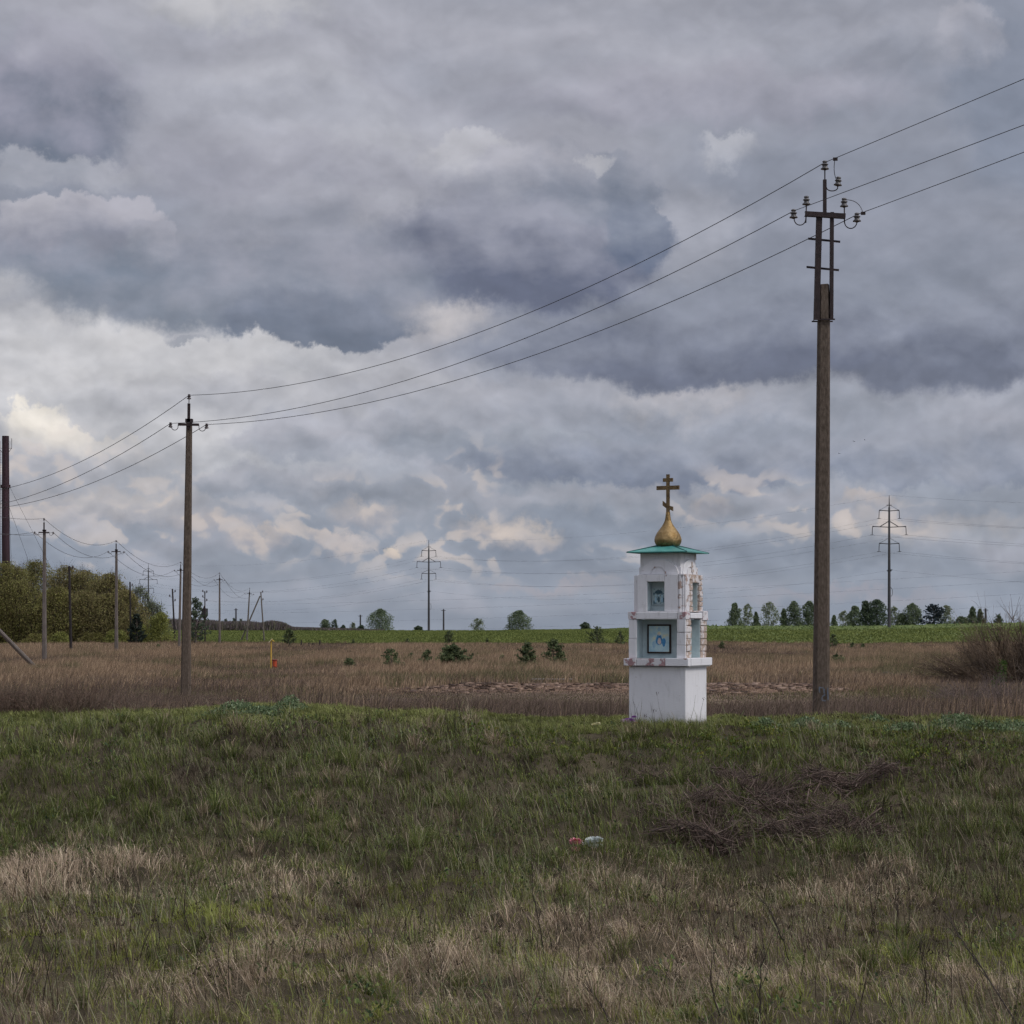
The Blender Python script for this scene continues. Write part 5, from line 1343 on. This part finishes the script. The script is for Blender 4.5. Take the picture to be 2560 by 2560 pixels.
def tree(base, H, W, label, cat='tree', name='tree', kind='oval', cols=None, n=1500, leaf=.35, group=None, bark=None, low=.08, nl=9, lumps=None, dens=1.0, twigs=0, fill=.45):
    e = empty(name, base, rng.uniform(0, 6.28)); tag(e, label, cat, group)
    cols = cols or [(.032, .052, .020), (.045, .070, .026), (.060, .088, .032)]
    # limbs
    lim = MB(); top = H * .86
    lean = rng.normal(0, W * .04, 2)
    def ax(z): return Vector((lean[0] * z / H, lean[1] * z / H, z))
    r0 = max(.02 * H, .03)
    lim.tube([ax(-.3), ax(H * .15), ax(H * .5), ax(top)], [r0, r0 * .8, r0 * .45, r0 * .08], 7)
    phs = rng.uniform(0, 6)
    if kind == 'oval':
        env = lambda t: np.sqrt(np.clip(1 - (np.abs(t - .38) / .63) ** 1.7, 0.01, 1)) * (1 + .15 * np.sin(t * 12 + phs))
    elif kind == 'spire':
        env = lambda t: np.clip(1.10 - t, .03, 1) ** .75 * np.clip(.55 + t * 5, 0, 1) * (1 + .16 * np.sin(t * 14 + phs))
    elif kind == 'dome':
        env = lambda t: np.sqrt(np.clip(1 - t ** 2.6, .02, 1)) * (1 + .12 * np.sin(t * 11 + phs))
    K_ = lumps or 26
    cent, rad = [], []
    for k in range(K_):
        t = (k + rng.uniform(0, 1)) / K_; t = t ** .9
        th = rng.uniform(0, 6.28); rr = W / 2 * float(env(np.array(t))) * rng.uniform(.25, .86)
        z = H * (low + (1 - low) * t * .97)
        c0 = np.array([math.cos(th) * rr + lean[0] * t, math.sin(th) * rr + lean[1] * t, z])
        cent.append(c0); rad.append(W * .5 * rng.uniform(.22, .40) * (0.55 + .45 * float(env(np.array(t)))))
        if k % max(1, K_ // 12) == 0:
            zs = max(.2, z - rr * .9 - .06 * H); lim.tube([ax(zs), Vector(tuple((np.array(ax(zs)) + c0) / 2 + np.array([0, 0, -.03 * H]))), Vector(tuple(c0))], [r0 * .35, r0 * .22, r0 * .06], 5)
    lim.build('trunk', bark or M_bark, e)
    cent, rad = np.array(cent), np.array(rad)
    idx = rng.integers(0, K_, n); d = rng.normal(0, 1, (n, 3)); d /= np.linalg.norm(d, axis=1, keepdims=True)
    rr = rng.uniform(0, 1, n) ** .45
    Pl = cent[idx] + d * (rad[idx] * rr)[:, None] * np.array([1, 1, .95])
    # part of the leaves fills the whole outline of the crown
    fl = rng.uniform(0, 1, n) < fill; m_ = int(fl.sum()); tt = rng.uniform(0, 1, m_); th = rng.uniform(0, 6.28, m_)
    edge = W / 2 * env(tt) * (1 + .13 * np.sin(th * 3 + tt * 9) + .10 * np.sin(th * 5 - tt * 17 + 2)) * .92
    rq = edge * rng.uniform(0, 1, m_) ** .55
    Pl[fl] = np.stack([np.cos(th) * rq + lean[0] * tt, np.sin(th) * rq + lean[1] * tt, H * (low + (1 - low) * tt)], 1)
    Pl[:, 2] = np.clip(Pl[:, 2], .0, H * 1.02)
    lump_t = rng.uniform(.72, 1.28, K_)[idx]
    C = palette(rng.uniform(0, 1, n), *cols) * (lump_t * rng.uniform(.75, 1.25, n))[:, None]
    parts = [leaf_quads(Pl, leaf * rng.uniform(.6, 1.4, n), C)]
    if twigs:
        k = rng.integers(0, K_, twigs); P0 = cent[k] - np.array([0, 0, .5]) * rad[k][:, None]
        h = rad[k] * rng.uniform(.8, 2.0, twigs)
        parts.append(blades(P0 + rng.normal(0, .3, (twigs, 3)) * rad[k][:, None], h, np.full(twigs, .05), rng.uniform(0, .7, twigs), rng.uniform(0, 6.28, twigs), np.tile([[.05, .038, .03]], (twigs, 1)), 1))
    V, F, S, Cc = join_parts(parts)
    link_mesh('crown', np_mesh('crown', V, F, S, Cc), M_leaf, e)
    return e

GRN = [(.105, .140, .088), (.135, .175, .105), (.17, .21, .125), (.21, .25, .145)]
PAL = [(.17, .20, .13), (.21, .24, .155), (.26, .29, .18)]
BLU = [(.022, .034, .044), (.030, .044, .052), (.042, .056, .060)]
DRK = [(.066, .092, .064), (.088, .118, .074), (.115, .148, .088)]
# skyline trees: px centre, top row, width px, distance, kind, palette, label
SK = [(565, 1547, 12, 700, 'spire', DRK, 'leftmost of three tiny conifers poking above the far scrub'), (585, 1545, 14, 700, 'spire', DRK, 'middle of three tiny conifers above the far scrub'), (603, 1547, 12, 700, 'spire', DRK, 'rightmost of three tiny conifers above the far scrub'),
 (714, 1558, 16, 670, 'oval', PAL, 'thin pale green sapling at the right end of the far scrub'),
 (815, 1549, 26, 665, 'dome', GRN, 'small round green tree, left one of the close pair left of the big skyline tree'), (837, 1549, 16, 665, 'spire', DRK, 'small narrow conifer beside the small round green tree on the skyline'),
 (858, 1563, 12, 668, 'dome', DRK, 'tiny dark bush just left of the little pole on the skyline'), (882, 1556, 14, 668, 'oval', PAL, 'tiny pale sapling left of the little skyline pole'), (902, 1563, 16, 668, 'dome', DRK, 'tiny bush at the foot of the little skyline pole'),
 (948, 1523, 56, 665, 'dome', GRN, 'big round leafy tree on the skyline left of the middle pylon'),
 (1046, 1565, 20, 668, 'dome', DRK, 'low dark bush by the little pole right of the middle pylon'),
 (1196, 1547, 32, 668, 'oval', PAL, 'sparse pale young tree between the middle pylon and the shrine'),
 (1296, 1527, 54, 665, 'dome', GRN, 'large dense tree on the skyline between the sparse tree and the shrine'),
 (1464, 1556, 22, 660, 'dome', DRK, 'small dark round bush on the skyline just left of the shrine'),
 (1838, 1508, 38, 520, 'spire', GRN, 'first pointed tree on the skyline right of the shrine'), (1868, 1510, 28, 525, 'oval', PAL, 'slim birch next to the first pointed tree right of the shrine'), (1891, 1530, 20, 520, 'spire', GRN, 'short pointed tree between the slim birch and the broad pale tree'),
 (1922, 1506, 46, 530, 'oval', PAL, 'broad pale airy tree in the row left of the near pole'), (1961, 1522, 24, 520, 'spire', GRN, 'small pointed tree just right of the broad pale tree'), (1987, 1503, 32, 520, 'oval', GRN, 'tall rounded tree left of the near pole'),
 (2025, 1503, 40, 522, 'oval', GRN, 'tall tree partly hidden behind the near pole'), (2085, 1538, 18, 520, 'spire', GRN, 'small pointed tree immediately right of the near pole'), (2110, 1528, 30, 525, 'oval', PAL, 'pale low tree second to the right of the near pole'), (2134, 1515, 32, 520, 'oval', GRN, 'leafy tree third to the right of the near pole'),
 (2165, 1503, 40, 500, 'spire', DRK, 'left peak of the dense dark clump beside the right-hand pylon'), (2192, 1499, 50, 500, 'oval', DRK, 'tallest tree of the dark clump beside the right-hand pylon'), (2232, 1516, 28, 505, 'oval', PAL, 'thin tree behind the foot of the right-hand pylon'),
 (2256, 1534, 28, 505, 'dome', GRN, 'low bushy tree right of the right-hand pylon'), (2282, 1509, 40, 505, 'oval', GRN, 'round-topped tree second to the right of the right-hand pylon'), (2333, 1511, 44, 500, 'pine', BLU, 'dark bluish pine with tiered branches on the right skyline'),
 (2366, 1514, 38, 505, 'oval', PAL, 'light green tree touching the dark bluish pine'), (2406, 1542, 34, 505, 'dome', GRN, 'low green bush between the light tree and the twin spires'), (2430, 1517, 26, 505, 'spire', GRN, 'left spire of the twin pointed trees at the right'), (2451, 1523, 22, 505, 'spire', GRN, 'right spire of the twin pointed trees at the right'),
 (2496, 1538, 18, 505, 'spire', DRK, 'small conifer showing above the bare bush')]
def conifer(base, H, W, label, cat, name, cols, nb=42, leaf=.1, per=26, group=None, open_=.0, gap=.06):
    """whorled branches carrying needle tufts"""
    e = empty(name, base, rng.uniform(0, 6.28)); tag(e, label, cat, group)
    t_ = MB(); t_.tube([(0, 0, -.15), (0, 0, H * .5), (0, 0, H * .97)], [.022 * H + .01, .014 * H + .005, .003 * H], 7)
    parts = []
    for k in range(nb):
        lv = int(k / 5); t = (lv + .0) / max(1, nb / 5); t = min(t + rng.uniform(-.02, .02), .97); t = max(t, 0)
        z = H * (gap + (1 - gap) * t); th = rng.uniform(0, 6.28)
        ln = W / 2 * (1 - t) ** .75 * rng.uniform(.5, 1.2) * (1 if t > .12 else .8) + .05 * W
        tip = np.array([math.cos(th) * ln, math.sin(th) * ln, z + ln * rng.uniform(.05, .75)])
        st_ = np.array([0, 0, z]); t_.tube([tuple(st_), tuple(st_ * .5 + tip * .5 - np.array([0, 0, .03 * H])), tuple(tip)], [.010 * H, .006 * H, .002 * H], 4)
        m = max(6, int(per * (.5 + ln / (W / 2))))
        f = rng.uniform(.45, 1.08, m)[:, None]
        Pn = st_ + (tip - st_) * f + rng.normal(0, leaf * .55, (m, 3))
        C = palette(rng.uniform(0, 1, m), *cols) * rng.uniform(.6, 1.5) * rng.uniform(.8, 1.2, (m, 1))
        parts.append(leaf_quads(Pn, leaf * rng.uniform(.7, 1.6, m), C))
    m = per * 2; Pn = np.array([0, 0, H * .93]) + rng.normal(0, 1, (m, 3)) * np.array([leaf * .6, leaf * .6, H * .05])
    parts.append(leaf_quads(Pn, np.full(m, leaf), palette(rng.uniform(0, 1, m), *cols)))
    t_.build('trunk', M_bark, e)
    V, F, S, Cc = join_parts(parts); link_mesh('needles', np_mesh('needles', V, F, S, Cc), M_leaf, e)
    return e
for (px, yt_, wpx, D_, kd, pal_, lab) in SK:
    x = (px - 1280) / FPX * D_; zb_ = gz(x, D_); H = EYE + (HY - yt_) / FPX * D_ - zb_; W = wpx * 1.32 / FPX * D_
    if kd == 'pine': conifer(Vector((x, D_, zb_)), H, W * 1.1, lab, 'tree', 'pine_tree', pal_, nb=60, leaf=.32, per=20)
    elif kd == 'spire' and pal_ is DRK and H < 6: conifer(Vector((x, D_, zb_)), H, W, lab, 'tree', 'conifer', pal_, nb=34, leaf=.3, per=14)
    else: tree(Vector((x, D_, zb_)), H, W, lab, 'tree', 'birch_tree' if pal_ is PAL else 'leafy_tree', kd, pal_, n=int((1300 if pal_ is PAL else 3000) * min(1.6, .4 + W * H / 50)), leaf=.30, fill=.3 if pal_ is PAL else .6, lumps=14 if H < 5 else 26, bark=M_birchb if pal_ is PAL else M_bark, low=.02)

# grove at the left
OL = [(.18, .18, .060), (.235, .228, .078), (.30, .285, .10), (.195, .160, .075)]
OL2 = [(.23, .195, .090), (.28, .235, .105), (.19, .17, .078), (.26, .25, .090)]
OL3 = [(.20, .215, .066), (.255, .27, .080), (.32, .325, .10)]
GV = [(-75, 1412, 150, 305, OL, 'grove tree cut by the left edge, with olive leaves'), (12, 1408, 130, 300, OL, 'olive grove tree directly under the maroon stack'), (90, 1404, 120, 306, OL, 'tallest olive tree of the grove, behind the first concrete pole'),
      (160, 1418, 120, 300, OL2, 'brownish olive grove tree behind the leftmost wooden pole'), (225, 1430, 120, 308, OL2, 'brownish grove tree just left of the second pole in the row'), (285, 1436, 110, 300, OL2, 'half-bare brown grove tree behind the second pole in the row'),
      (345, 1468, 80, 306, PAL, 'pale half-bare tree at the right shoulder of the grove'), (378, 1508, 70, 302, PAL, 'small airy grove tree below the left pylon'), (-140, 1420, 140, 310, OL, 'outer grove tree beyond the left edge'),
      (50, 1452, 120, 294, OL, 'lower front tree of the grove by the slanting strut'), (130, 1470, 110, 292, OL, 'lower front grove tree between the first concrete and wooden poles'), (205, 1478, 110, 293, OL2, 'low front grove tree right of the leftmost wooden pole'),
      (255, 1452, 120, 303, OL2, 'taller brown-olive grove tree filling the gap left of the second pole'), (190, 1440, 120, 303, OL, 'olive grove tree between the leftmost wooden pole and the second pole'), (50, 1422, 120, 303, OL, 'olive grove tree between the stack and the first concrete pole'), (310, 1478, 90, 296, OL2, 'front grove tree at the right shoulder, left of the small spruce'),
      (262, 1486, 100, 292, OL2, 'low brown front grove tree left of the second pole'), (-20, 1470, 110, 293, OL, 'low front grove tree at the very left edge')]
for (px, yt_, wpx, D_, pal_, lab) in GV:
    x = (px - 1280) / FPX * D_; zb_ = gz(x, D_); H = EYE + (HY - yt_) / FPX * D_ - zb_; W = wpx * 1.6 / FPX * D_
    sp_ = pal_ is PAL
    tree(Vector((x, D_, zb_)), H, W, lab, 'tree', 'grove_tree', 'dome', pal_, n=3600 if sp_ else 13000, leaf=.17, fill=.25 if sp_ else .5, group='trees of the grove at the left', lumps=64, low=.03, twigs=900, nl=12)
for (px, yt_, wpx, D_, pal_, lab, n) in ((402, 1532, 78, 290, OL3, 'yellow-green low bush at the right end of the grove', 6000), (350, 1560, 60, 289, OL3, 'yellow-green low bush right of the small spruce', 3500), (150, 1580, 60, 285, OL3, 'bright low bush at the foot of the grove by the leftmost wooden pole', 2500),
                                     (290, 1575, 80, 288, OL3, 'low green bush at the foot of the grove behind the second pole', 3500), (95, 1585, 90, 288, OL, 'low dark bush at the foot of the grove by the slanting strut', 3500), (225, 1582, 80, 289, OL, 'low olive bush along the foot of the grove between the poles', 3500)):
    x = (px - 1280) / FPX * D_; zb_ = gz(x, D_); H = EYE + (HY - yt_) / FPX * D_ - zb_
    tree(Vector((x, D_, zb_)), H, wpx / FPX * D_, lab, 'bush', 'bush', 'dome', pal_, n=n, leaf=.15, lumps=34, low=.0, twigs=200)

NEED = [(.060, .082, .042), (.085, .112, .054), (.120, .150, .070), (.160, .19, .088)]
def pine_at(px, yb_, yt_, wpx, label, cols=NEED, D_=None, nb=None, per=22, name='young_pine', cat='pine'):
    D_ = D_ or min(298, FPX * 2.3 / (yb_ - HY)); x = (px - 1280) / FPX * D_; zb_ = gz(x, D_)
    H = (EYE + (HY - yt_) / FPX * D_ - zb_) * 1.06; W = wpx * 1.12 / FPX * D_
    conifer(Vector((x, D_, zb_)), H, W, label, cat, name, cols, nb=nb or int(26 + H * 8), leaf=.050 + .024 * H, per=int(per * .8), group='young pines scattered over the meadow' if name == 'young_pine' else None)
pine_at(342, 1618, 1540, 44, 'dark little spruce at the right end of the grove', [(.030, .042, .034), (.044, .058, .042)], D_=284, nb=90, per=40, name='small_spruce', cat='spruce')
pine_at(489, 1617, 1502, 66, 'tall sparse pine beside the thin pole with staggered insulators', DRK, D_=282, nb=70, per=26, name='sparse_pine')
pine_at(395, 1628, 1612, 16, 'tiny pine in the meadow just left of the second near pole')
pine_at(722, 1615, 1575, 34, 'dense dark young pine at the edge of the green field, right of the marker post', nb=60, per=40)
pine_at(872, 1676, 1648, 32, 'small bushy pine, leftmost of the meadow group')
pine_at(978, 1684, 1626, 54, 'open young pine with a bent tip, second in the meadow group')
pine_at(1028, 1656, 1634, 16, 'tiny slender pine behind the open young pine')
pine_at(1066, 1680, 1630, 42, 'young pine third in the meadow group, left of the biggest one')
pine_at(1134, 1681, 1619, 76, 'broadest dense young pine in the middle of the meadow', nb=78, per=46)
pine_at(1122, 1617, 1580, 32, 'young pine at the field edge directly behind the broadest one', nb=50, per=34)
pine_at(1256, 1668, 1641, 22, 'tiny pine between the broadest pine and the upright pair')
pine_at(1317, 1681, 1612, 50, 'left one of the upright pair of young pines', nb=56, per=34)
pine_at(1384, 1677, 1604, 56, 'right one of the upright pair of young pines, nearest the shrine', nb=50, per=30)
pine_at(1493, 1616, 1570, 48, 'young pine at the field edge left of the shrine', nb=50, per=34)
pine_at(1551, 1618, 1581, 26, 'young pine at the field edge partly hidden by the shrine')
pine_at(1019, 1613, 1597, 14, 'tiny pine at the edge of the green field, above the young pines')
pine_at(1218, 1612, 1597, 9, 'speck of a pine at the field edge right of the middle pines')
pine_at(883, 1613, 1600, 9, 'speck of a pine at the field edge left of the middle pines')
pine_at(1805, 1624, 1605, 16, 'tiny pine at the field edge just right of the shrine')
pine_at(2082, 1622, 1587, 26, 'young pine peeping out behind the near pole', nb=40, per=30)
pine_at(2093, 1664, 1638, 36, 'small spreading pine right of the near pole')
pine_at(2131, 1625, 1607, 18, 'left of two tiny pines at the field edge right of the near pole')
pine_at(2157, 1625, 1610, 14, 'right of two tiny pines at the field edge right of the near pole')

# ================================================================== bare bushes
def twig_bush(name, base, H, W, n, label, cols, lean=.8, r=.012, cat='bush', bend=.25, fork=3, leaves=0, group=None, spread=.25):
    e = empty(name, base); tag(e, label, cat, group)
    a = rng.uniform(0, 6.28, n); out = rng.uniform(0, 1, n) ** .7
    h = H * (1 - .45 * out ** 2) * rng.uniform(.35, 1.05, n) * (.85 + .25 * np.sin(a * 3 + H))
    foot = np.stack([np.cos(a) * W * spread * rng.uniform(0, 1, n), np.sin(a) * W * spread * rng.uniform(0, 1, n) * .8, np.zeros(n)], 1)
    tip = foot + np.stack([np.cos(a) * out * W * .5 * lean, np.sin(a) * out * W * .4 * lean, h], 1)
    k = np.linspace(0, 1, 6)[None, :, None]
    P_ = foot[:, None] * (1 - k) + tip[:, None] * k; P_[:, :, 2] += np.sin(k[..., 0] * np.pi) * h[:, None] * bend * .35 * out[:, None]
    P_ += np.cumsum(rng.normal(0, .012 * H, (n, 6, 3)), 1) * (k > 0)
    R = r * rng.uniform(.6, 1.3, (n, 1)) * np.array([[1, .85, .7, .5, .35, .18]])
    C = palette(rng.uniform(0, 1, n), *cols)
    Vp = [tubes_np(P_, R)]; Cp = [C]
    for f_ in range(fork):
        i = rng.integers(2, 5, n); s0 = P_[np.arange(n), i]; dr = (P_[np.arange(n), 5] - s0)
        d2 = dr * rng.uniform(.4, 1.0, (n, 1)) + rng.normal(0, .11 * H, (n, 3)) + np.array([0, 0, .04 * H]); q0 = np.linspace(0, 1, 4)[None, :, None]
        Q = s0[:, None] + d2[:, None] * q0 + np.cumsum(rng.normal(0, .008 * H, (n, 4, 3)), 1) * (q0 > 0)
        Vp.append(tubes_np(Q, r * .5 * np.array([[1, .8, .55, .25]]) * np.ones((n, 1)))); Cp.append(C * .9)
    parts = [(V, F, S, np.repeat(c_, rp, 0)) for (V, F, S, rp), c_ in zip(Vp, Cp)]
    V, F, S, Cc = join_parts(parts); link_mesh('twigs', np_mesh('twigs', V, F, S, Cc), M_twig, e)
    if leaves:
        Pl = P_[rng.integers(0, n, leaves), rng.integers(2, 6, leaves)] + rng.normal(0, .05, (leaves, 3))
        V, F, S, Cc = leaf_quads(Pl, rng.uniform(.03, .07, leaves), palette(rng.uniform(0, 1, leaves), (.06, .085, .02), (.085, .11, .03)))
        link_mesh('leaves', np_mesh('leaves', V, F, S, Cc), M_leaf, e)
    return e
RB = [(.090, .062, .044), (.130, .094, .062), (.17, .125, .088), (.075, .058, .045)]
PB_ = [(.15, .115, .105), (.20, .155, .140), (.11, .085, .075)]
bp_ = ground_at(2530, 84)
twig_bush('bare_bush', bp_, 2.55, 6.2, 260, 'large dark bare bush at the right edge of the meadow', RB, r=.015, fork=12, lean=.95, spread=.30, leaves=400)
tb = twig_bush('bare_bush', ground_at(2490, 82), 4.0, 4.6, 26, 'few long thin shoots rising above the large bare bush to the skyline', RB, r=.016, fork=3, lean=.9, spread=.15)
twig_bush('bare_bush', ground_at(2590, 80), 3.0, 4.5, 110, 'bare bush beyond the right edge next to the large one', RB, r=.024, fork=14, lean=.9)
twig_bush('bare_bush', ground_at(2420, 66), .95, 3.0, 260, 'low purplish bush in front of the large bare bush', PB_, r=.007, fork=3)
twig_bush('bare_bush', ground_at(2540, 58), 1.1, 3.0, 300, 'low purplish twigs at the right edge in front of the large bare bush', PB_, r=.007, fork=3, leaves=0)
leafb = tree(ground_at(2502, 72), 1.25, .7, 'small bright green sapling in front of the large bare bush', 'bush', 'green_sapling', 'oval', [(.05, .09, .02), (.07, .12, .03)], n=260, leaf=.07, lumps=10)
# reddish weeds and shoots on the back of the bank at left
RW = [(.16, .105, .08), (.20, .14, .105), (.13, .092, .07), (.12, .092, .066)]
for i, (px, D_, H, W, n, lab) in enumerate(((30, 35.6, .72, 1.5, 230, 'reddish bare shoots in the left corner behind the bank'), (105, 35.4, .66, 1.3, 200, 'reddish bare shoots second from the left edge'), (205, 35.4, .68, 1.2, 190, 'reddish bare shoots right of the foot of the strut'),
     (-40, 35.5, .75, 1.4, 150, 'reddish bare shoots beyond the left edge'), (330, 35.8, .32, 1.3, 90, 'lower brown shoots left of the foot of the second pole'), (150, 34.2, .42, .6, 60, 'dark splayed twigs standing in front of the reddish shoots'),
     (640, 35.8, .24, 1.5, 70, 'low brown shoots right of the foot of the second pole'), (960, 35.8, .30, 1.6, 70, 'low reddish shoots on the crest left of the middle'))):
    twig_bush('bare_shoots', ground_at(px, D_), H, W, n, lab, RB if i == 5 else RW, r=.0055, fork=3, cat='shrub', spread=.42, lean=.6, group='bare reddish shoots along the back of the bank')

# piles of cut branches on the slope
def pile(px, py, wpx, hpx, n, label, rot=0.0):
    dd = np.linspace(20, 31, 1200); X_ = (px - 1280) / FPX * dd
    D_ = dd[np.argmin(np.abs(HY - FPX * (height(X_, dd) - EYE) / dd - py))]
    x0 = (px - 1280) / FPX * D_; W = wpx / FPX * D_
    Dd = hpx / FPX * D_ * 2.1
    ks = max(4, n // 90); cu, cv, cr_ = rng.uniform(-.5, .5, ks), rng.uniform(-.5, .5, ks), rng.uniform(.05, .17, ks)
    ki = rng.integers(0, ks, n); u_ = cu[ki] + rng.normal(0, 1, n) * cr_[ki]; v_ = cv[ki] * (1 - abs(cu[ki])) + rng.normal(0, 1, n) * cr_[ki] * 1.3
    ca = rng.normal(.1, .7, ks)[ki]
    X_ = x0 + u_ * W; Y_ = D_ + v_ * Dd + u_ * rot
    ln = rng.uniform(.14, .70, n); a = ca + rng.normal(0, .75, n) + (rng.uniform(0, 1, n) < .5) * np.pi
    k = np.linspace(-.5, .5, 5)[None, :]
    Px = X_[:, None] + np.cos(a)[:, None] * ln[:, None] * k; Py = Y_[:, None] + np.sin(a)[:, None] * ln[:, None] * k * .8
    lift = rng.uniform(.0, .17, n) * np.exp(-(u_ ** 2 + v_ ** 2) * 3)
    Pz = height(Px, Py) + lift[:, None] + rng.normal(0, .32, (n, 1)) * ln[:, None] * k + .02
    P_ = np.stack([Px, Py, Pz], 2) + np.cumsum(rng.normal(0, .008, (n, 5, 3)), 1)
    P_[:, :, 2] = np.maximum(P_[:, :, 2], height(P_[:, :, 0], P_[:, :, 1]) + .005)
    o_ = np.array([x0, D_, gz(x0, D_)]); R = np.where(rng.uniform(0, 1, (n, 1)) < .08, rng.uniform(.006, .012, (n, 1)), rng.uniform(.0022, .0050, (n, 1))) * np.array([[1, .9, .8, .6, .35]])
    V, F, S, rp = tubes_np(P_ - o_, R)
    C = palette(rng.uniform(0, 1, n), (.115, .080, .066), (.080, .056, .046), (.175, .130, .108), (.045, .034, .028))
    o = link_mesh('brush_pile', np_mesh('brush_pile', V, F, S, np.repeat(C, rp, 0)), M_twig, None, tuple(o_))
    tag(o, label, 'brush pile', 'piles of cut twigs on the slope')
pile(2020, 2085, 300, 80, 1500, 'biggest pile of cut purplish twigs, low on the slope below the near pole', -.2)
pile(2110, 1985, 260, 60, 600, 'upper right pile of cut twigs on the slope')
pile(1880, 1970, 190, 60, 480, 'upper left patch of cut twigs on the slope below the shrine')
pile(1760, 2030, 230, 50, 520, 'long scattered pile of twigs left of the biggest pile')
pile(1730, 2110, 190, 36, 420, 'small thin scatter of twigs at the foot of the slope, left of the biggest pile')
pile(1960, 2030, 420, 110, 700, 'loose scatter of dark twigs between the larger piles', 0)
pile(1610, 1965, 200, 18, 160, 'thin line of twigs on the upper slope just below the shrine')

# single stalks that stand out in the foreground
def stalk(pts, r, label, br=5, cols=(.045, .034, .028)):
    """pts: photo rows/cols with distance, foot first; branchlets added"""
    W_ = []
    for (px, py, D_) in pts: W_.append(at(px, py, D_))
    foot = W_[0]; g0 = gz(foot.x, foot.y); dz = g0 - foot.z
    W_ = [p + Vector((0, 0, dz * (1 - i / max(1, len(W_) - 1)))) for i, p in enumerate(W_)]
    m_ = MB(); rel = [p - W_[0] for p in W_]
    fine = [rel[0]]
    for a_, b_ in zip(rel, rel[1:]):
        for t in (.33, .66, 1): fine.append(a_.lerp(b_, t) + Vector([random.uniform(-.008, .008) for _ in range(3)]))
    m_.tube(fine, [r * (1 - .8 * i / len(fine)) for i in range(len(fine))], 5)
    for k in range(br):
        i = random.randint(len(fine) // 3, len(fine) - 2); d = (fine[i + 1] - fine[i]).normalized()
        s_ = Vector((random.uniform(-1, 1), random.uniform(-.5, .5), random.uniform(0, .8))) * .6 + d; ln = random.uniform(.06, .20)
        m_.tube([fine[i], fine[i] + s_ * ln * .5, fine[i] + s_ * ln + Vector((0, 0, .02))], [r * .5, r * .4, r * .15], 4)
    o = m_.build('dry_stalk', M_stalk); o.location = W_[0]; tag(o, label, 'stalk', 'dark dry stalks in the foreground')
M_stalk = m_noise('dark_dry_stem', (.026, .020, .017), (.055, .042, .033), scale=8, rough=.9, bump=0)
stalk([(1362, 2362, 18.3), (1345, 2270, 18.3), (1333, 2215, 18.3), (1327, 2150, 18.3)], .006, 'slim dark upright stalk left of centre in the ditch')
stalk([(1975, 2262, 19.5), (1930, 2205, 19.8), (1880, 2180, 20), (1836, 2128, 20.2)], .0055, 'thin dark branch leaning left below the biggest twig pile')
stalk([(2186, 2212, 20.5), (2176, 2160, 20.5), (2160, 2105, 20.5)], .005, 'thin dark stalk right of the biggest twig pile')
stalk([(1985, 2405, 17), (1958, 2330, 17), (1938, 2290, 17), (1925, 2260, 17)], .0055, 'crooked dark stalk in the brown weeds right of centre')
stalk([(2562, 2495, 15.5), (2500, 2430, 15.8), (2430, 2350, 16.2), (2360, 2280, 16.6)], .008, 'long bare branch slanting down to the lower right corner', br=9)
stalk([(1800, 2555, 15.2), (1786, 2500, 15.2), (1774, 2440, 15.2)], .007, 'short dark stalk at the bottom edge right of centre')
stalk([(1896, 2558, 15.2), (1900, 2500, 15.2), (1903, 2420, 15.2), (1916, 2380, 15.2)], .007, 'tall dark forked stalk at the bottom edge', br=7)
stalk([(1520, 2558, 15.2), (1505, 2510, 15.3), (1478, 2480, 15.4)], .008, 'bent dark stalk with tangled tip at the bottom centre', br=9)
stalk([(2505, 2248, 19.5), (2498, 2200, 19.5), (2490, 2140, 19.5)], .0055, 'thin upright stalk near the right edge in the ditch')
stalk([(925, 2405, 17), (932, 2370, 17), (918, 2330, 17), (925, 2300, 17)], .005, 'slender dark stalk standing in the ditch left of centre', br=6)
stalk([(2240, 2250, 19.6), (2244, 2215, 19.6), (2236, 2180, 19.6)], .005, 'small dark stalk in the ditch right of the biggest twig pile', br=5)
stalk([(2310, 2490, 15.8), (2318, 2440, 15.8), (2306, 2390, 15.8), (2300, 2340, 15.8)], .006, 'upright dark stalk beside the long slanting branch', br=8)
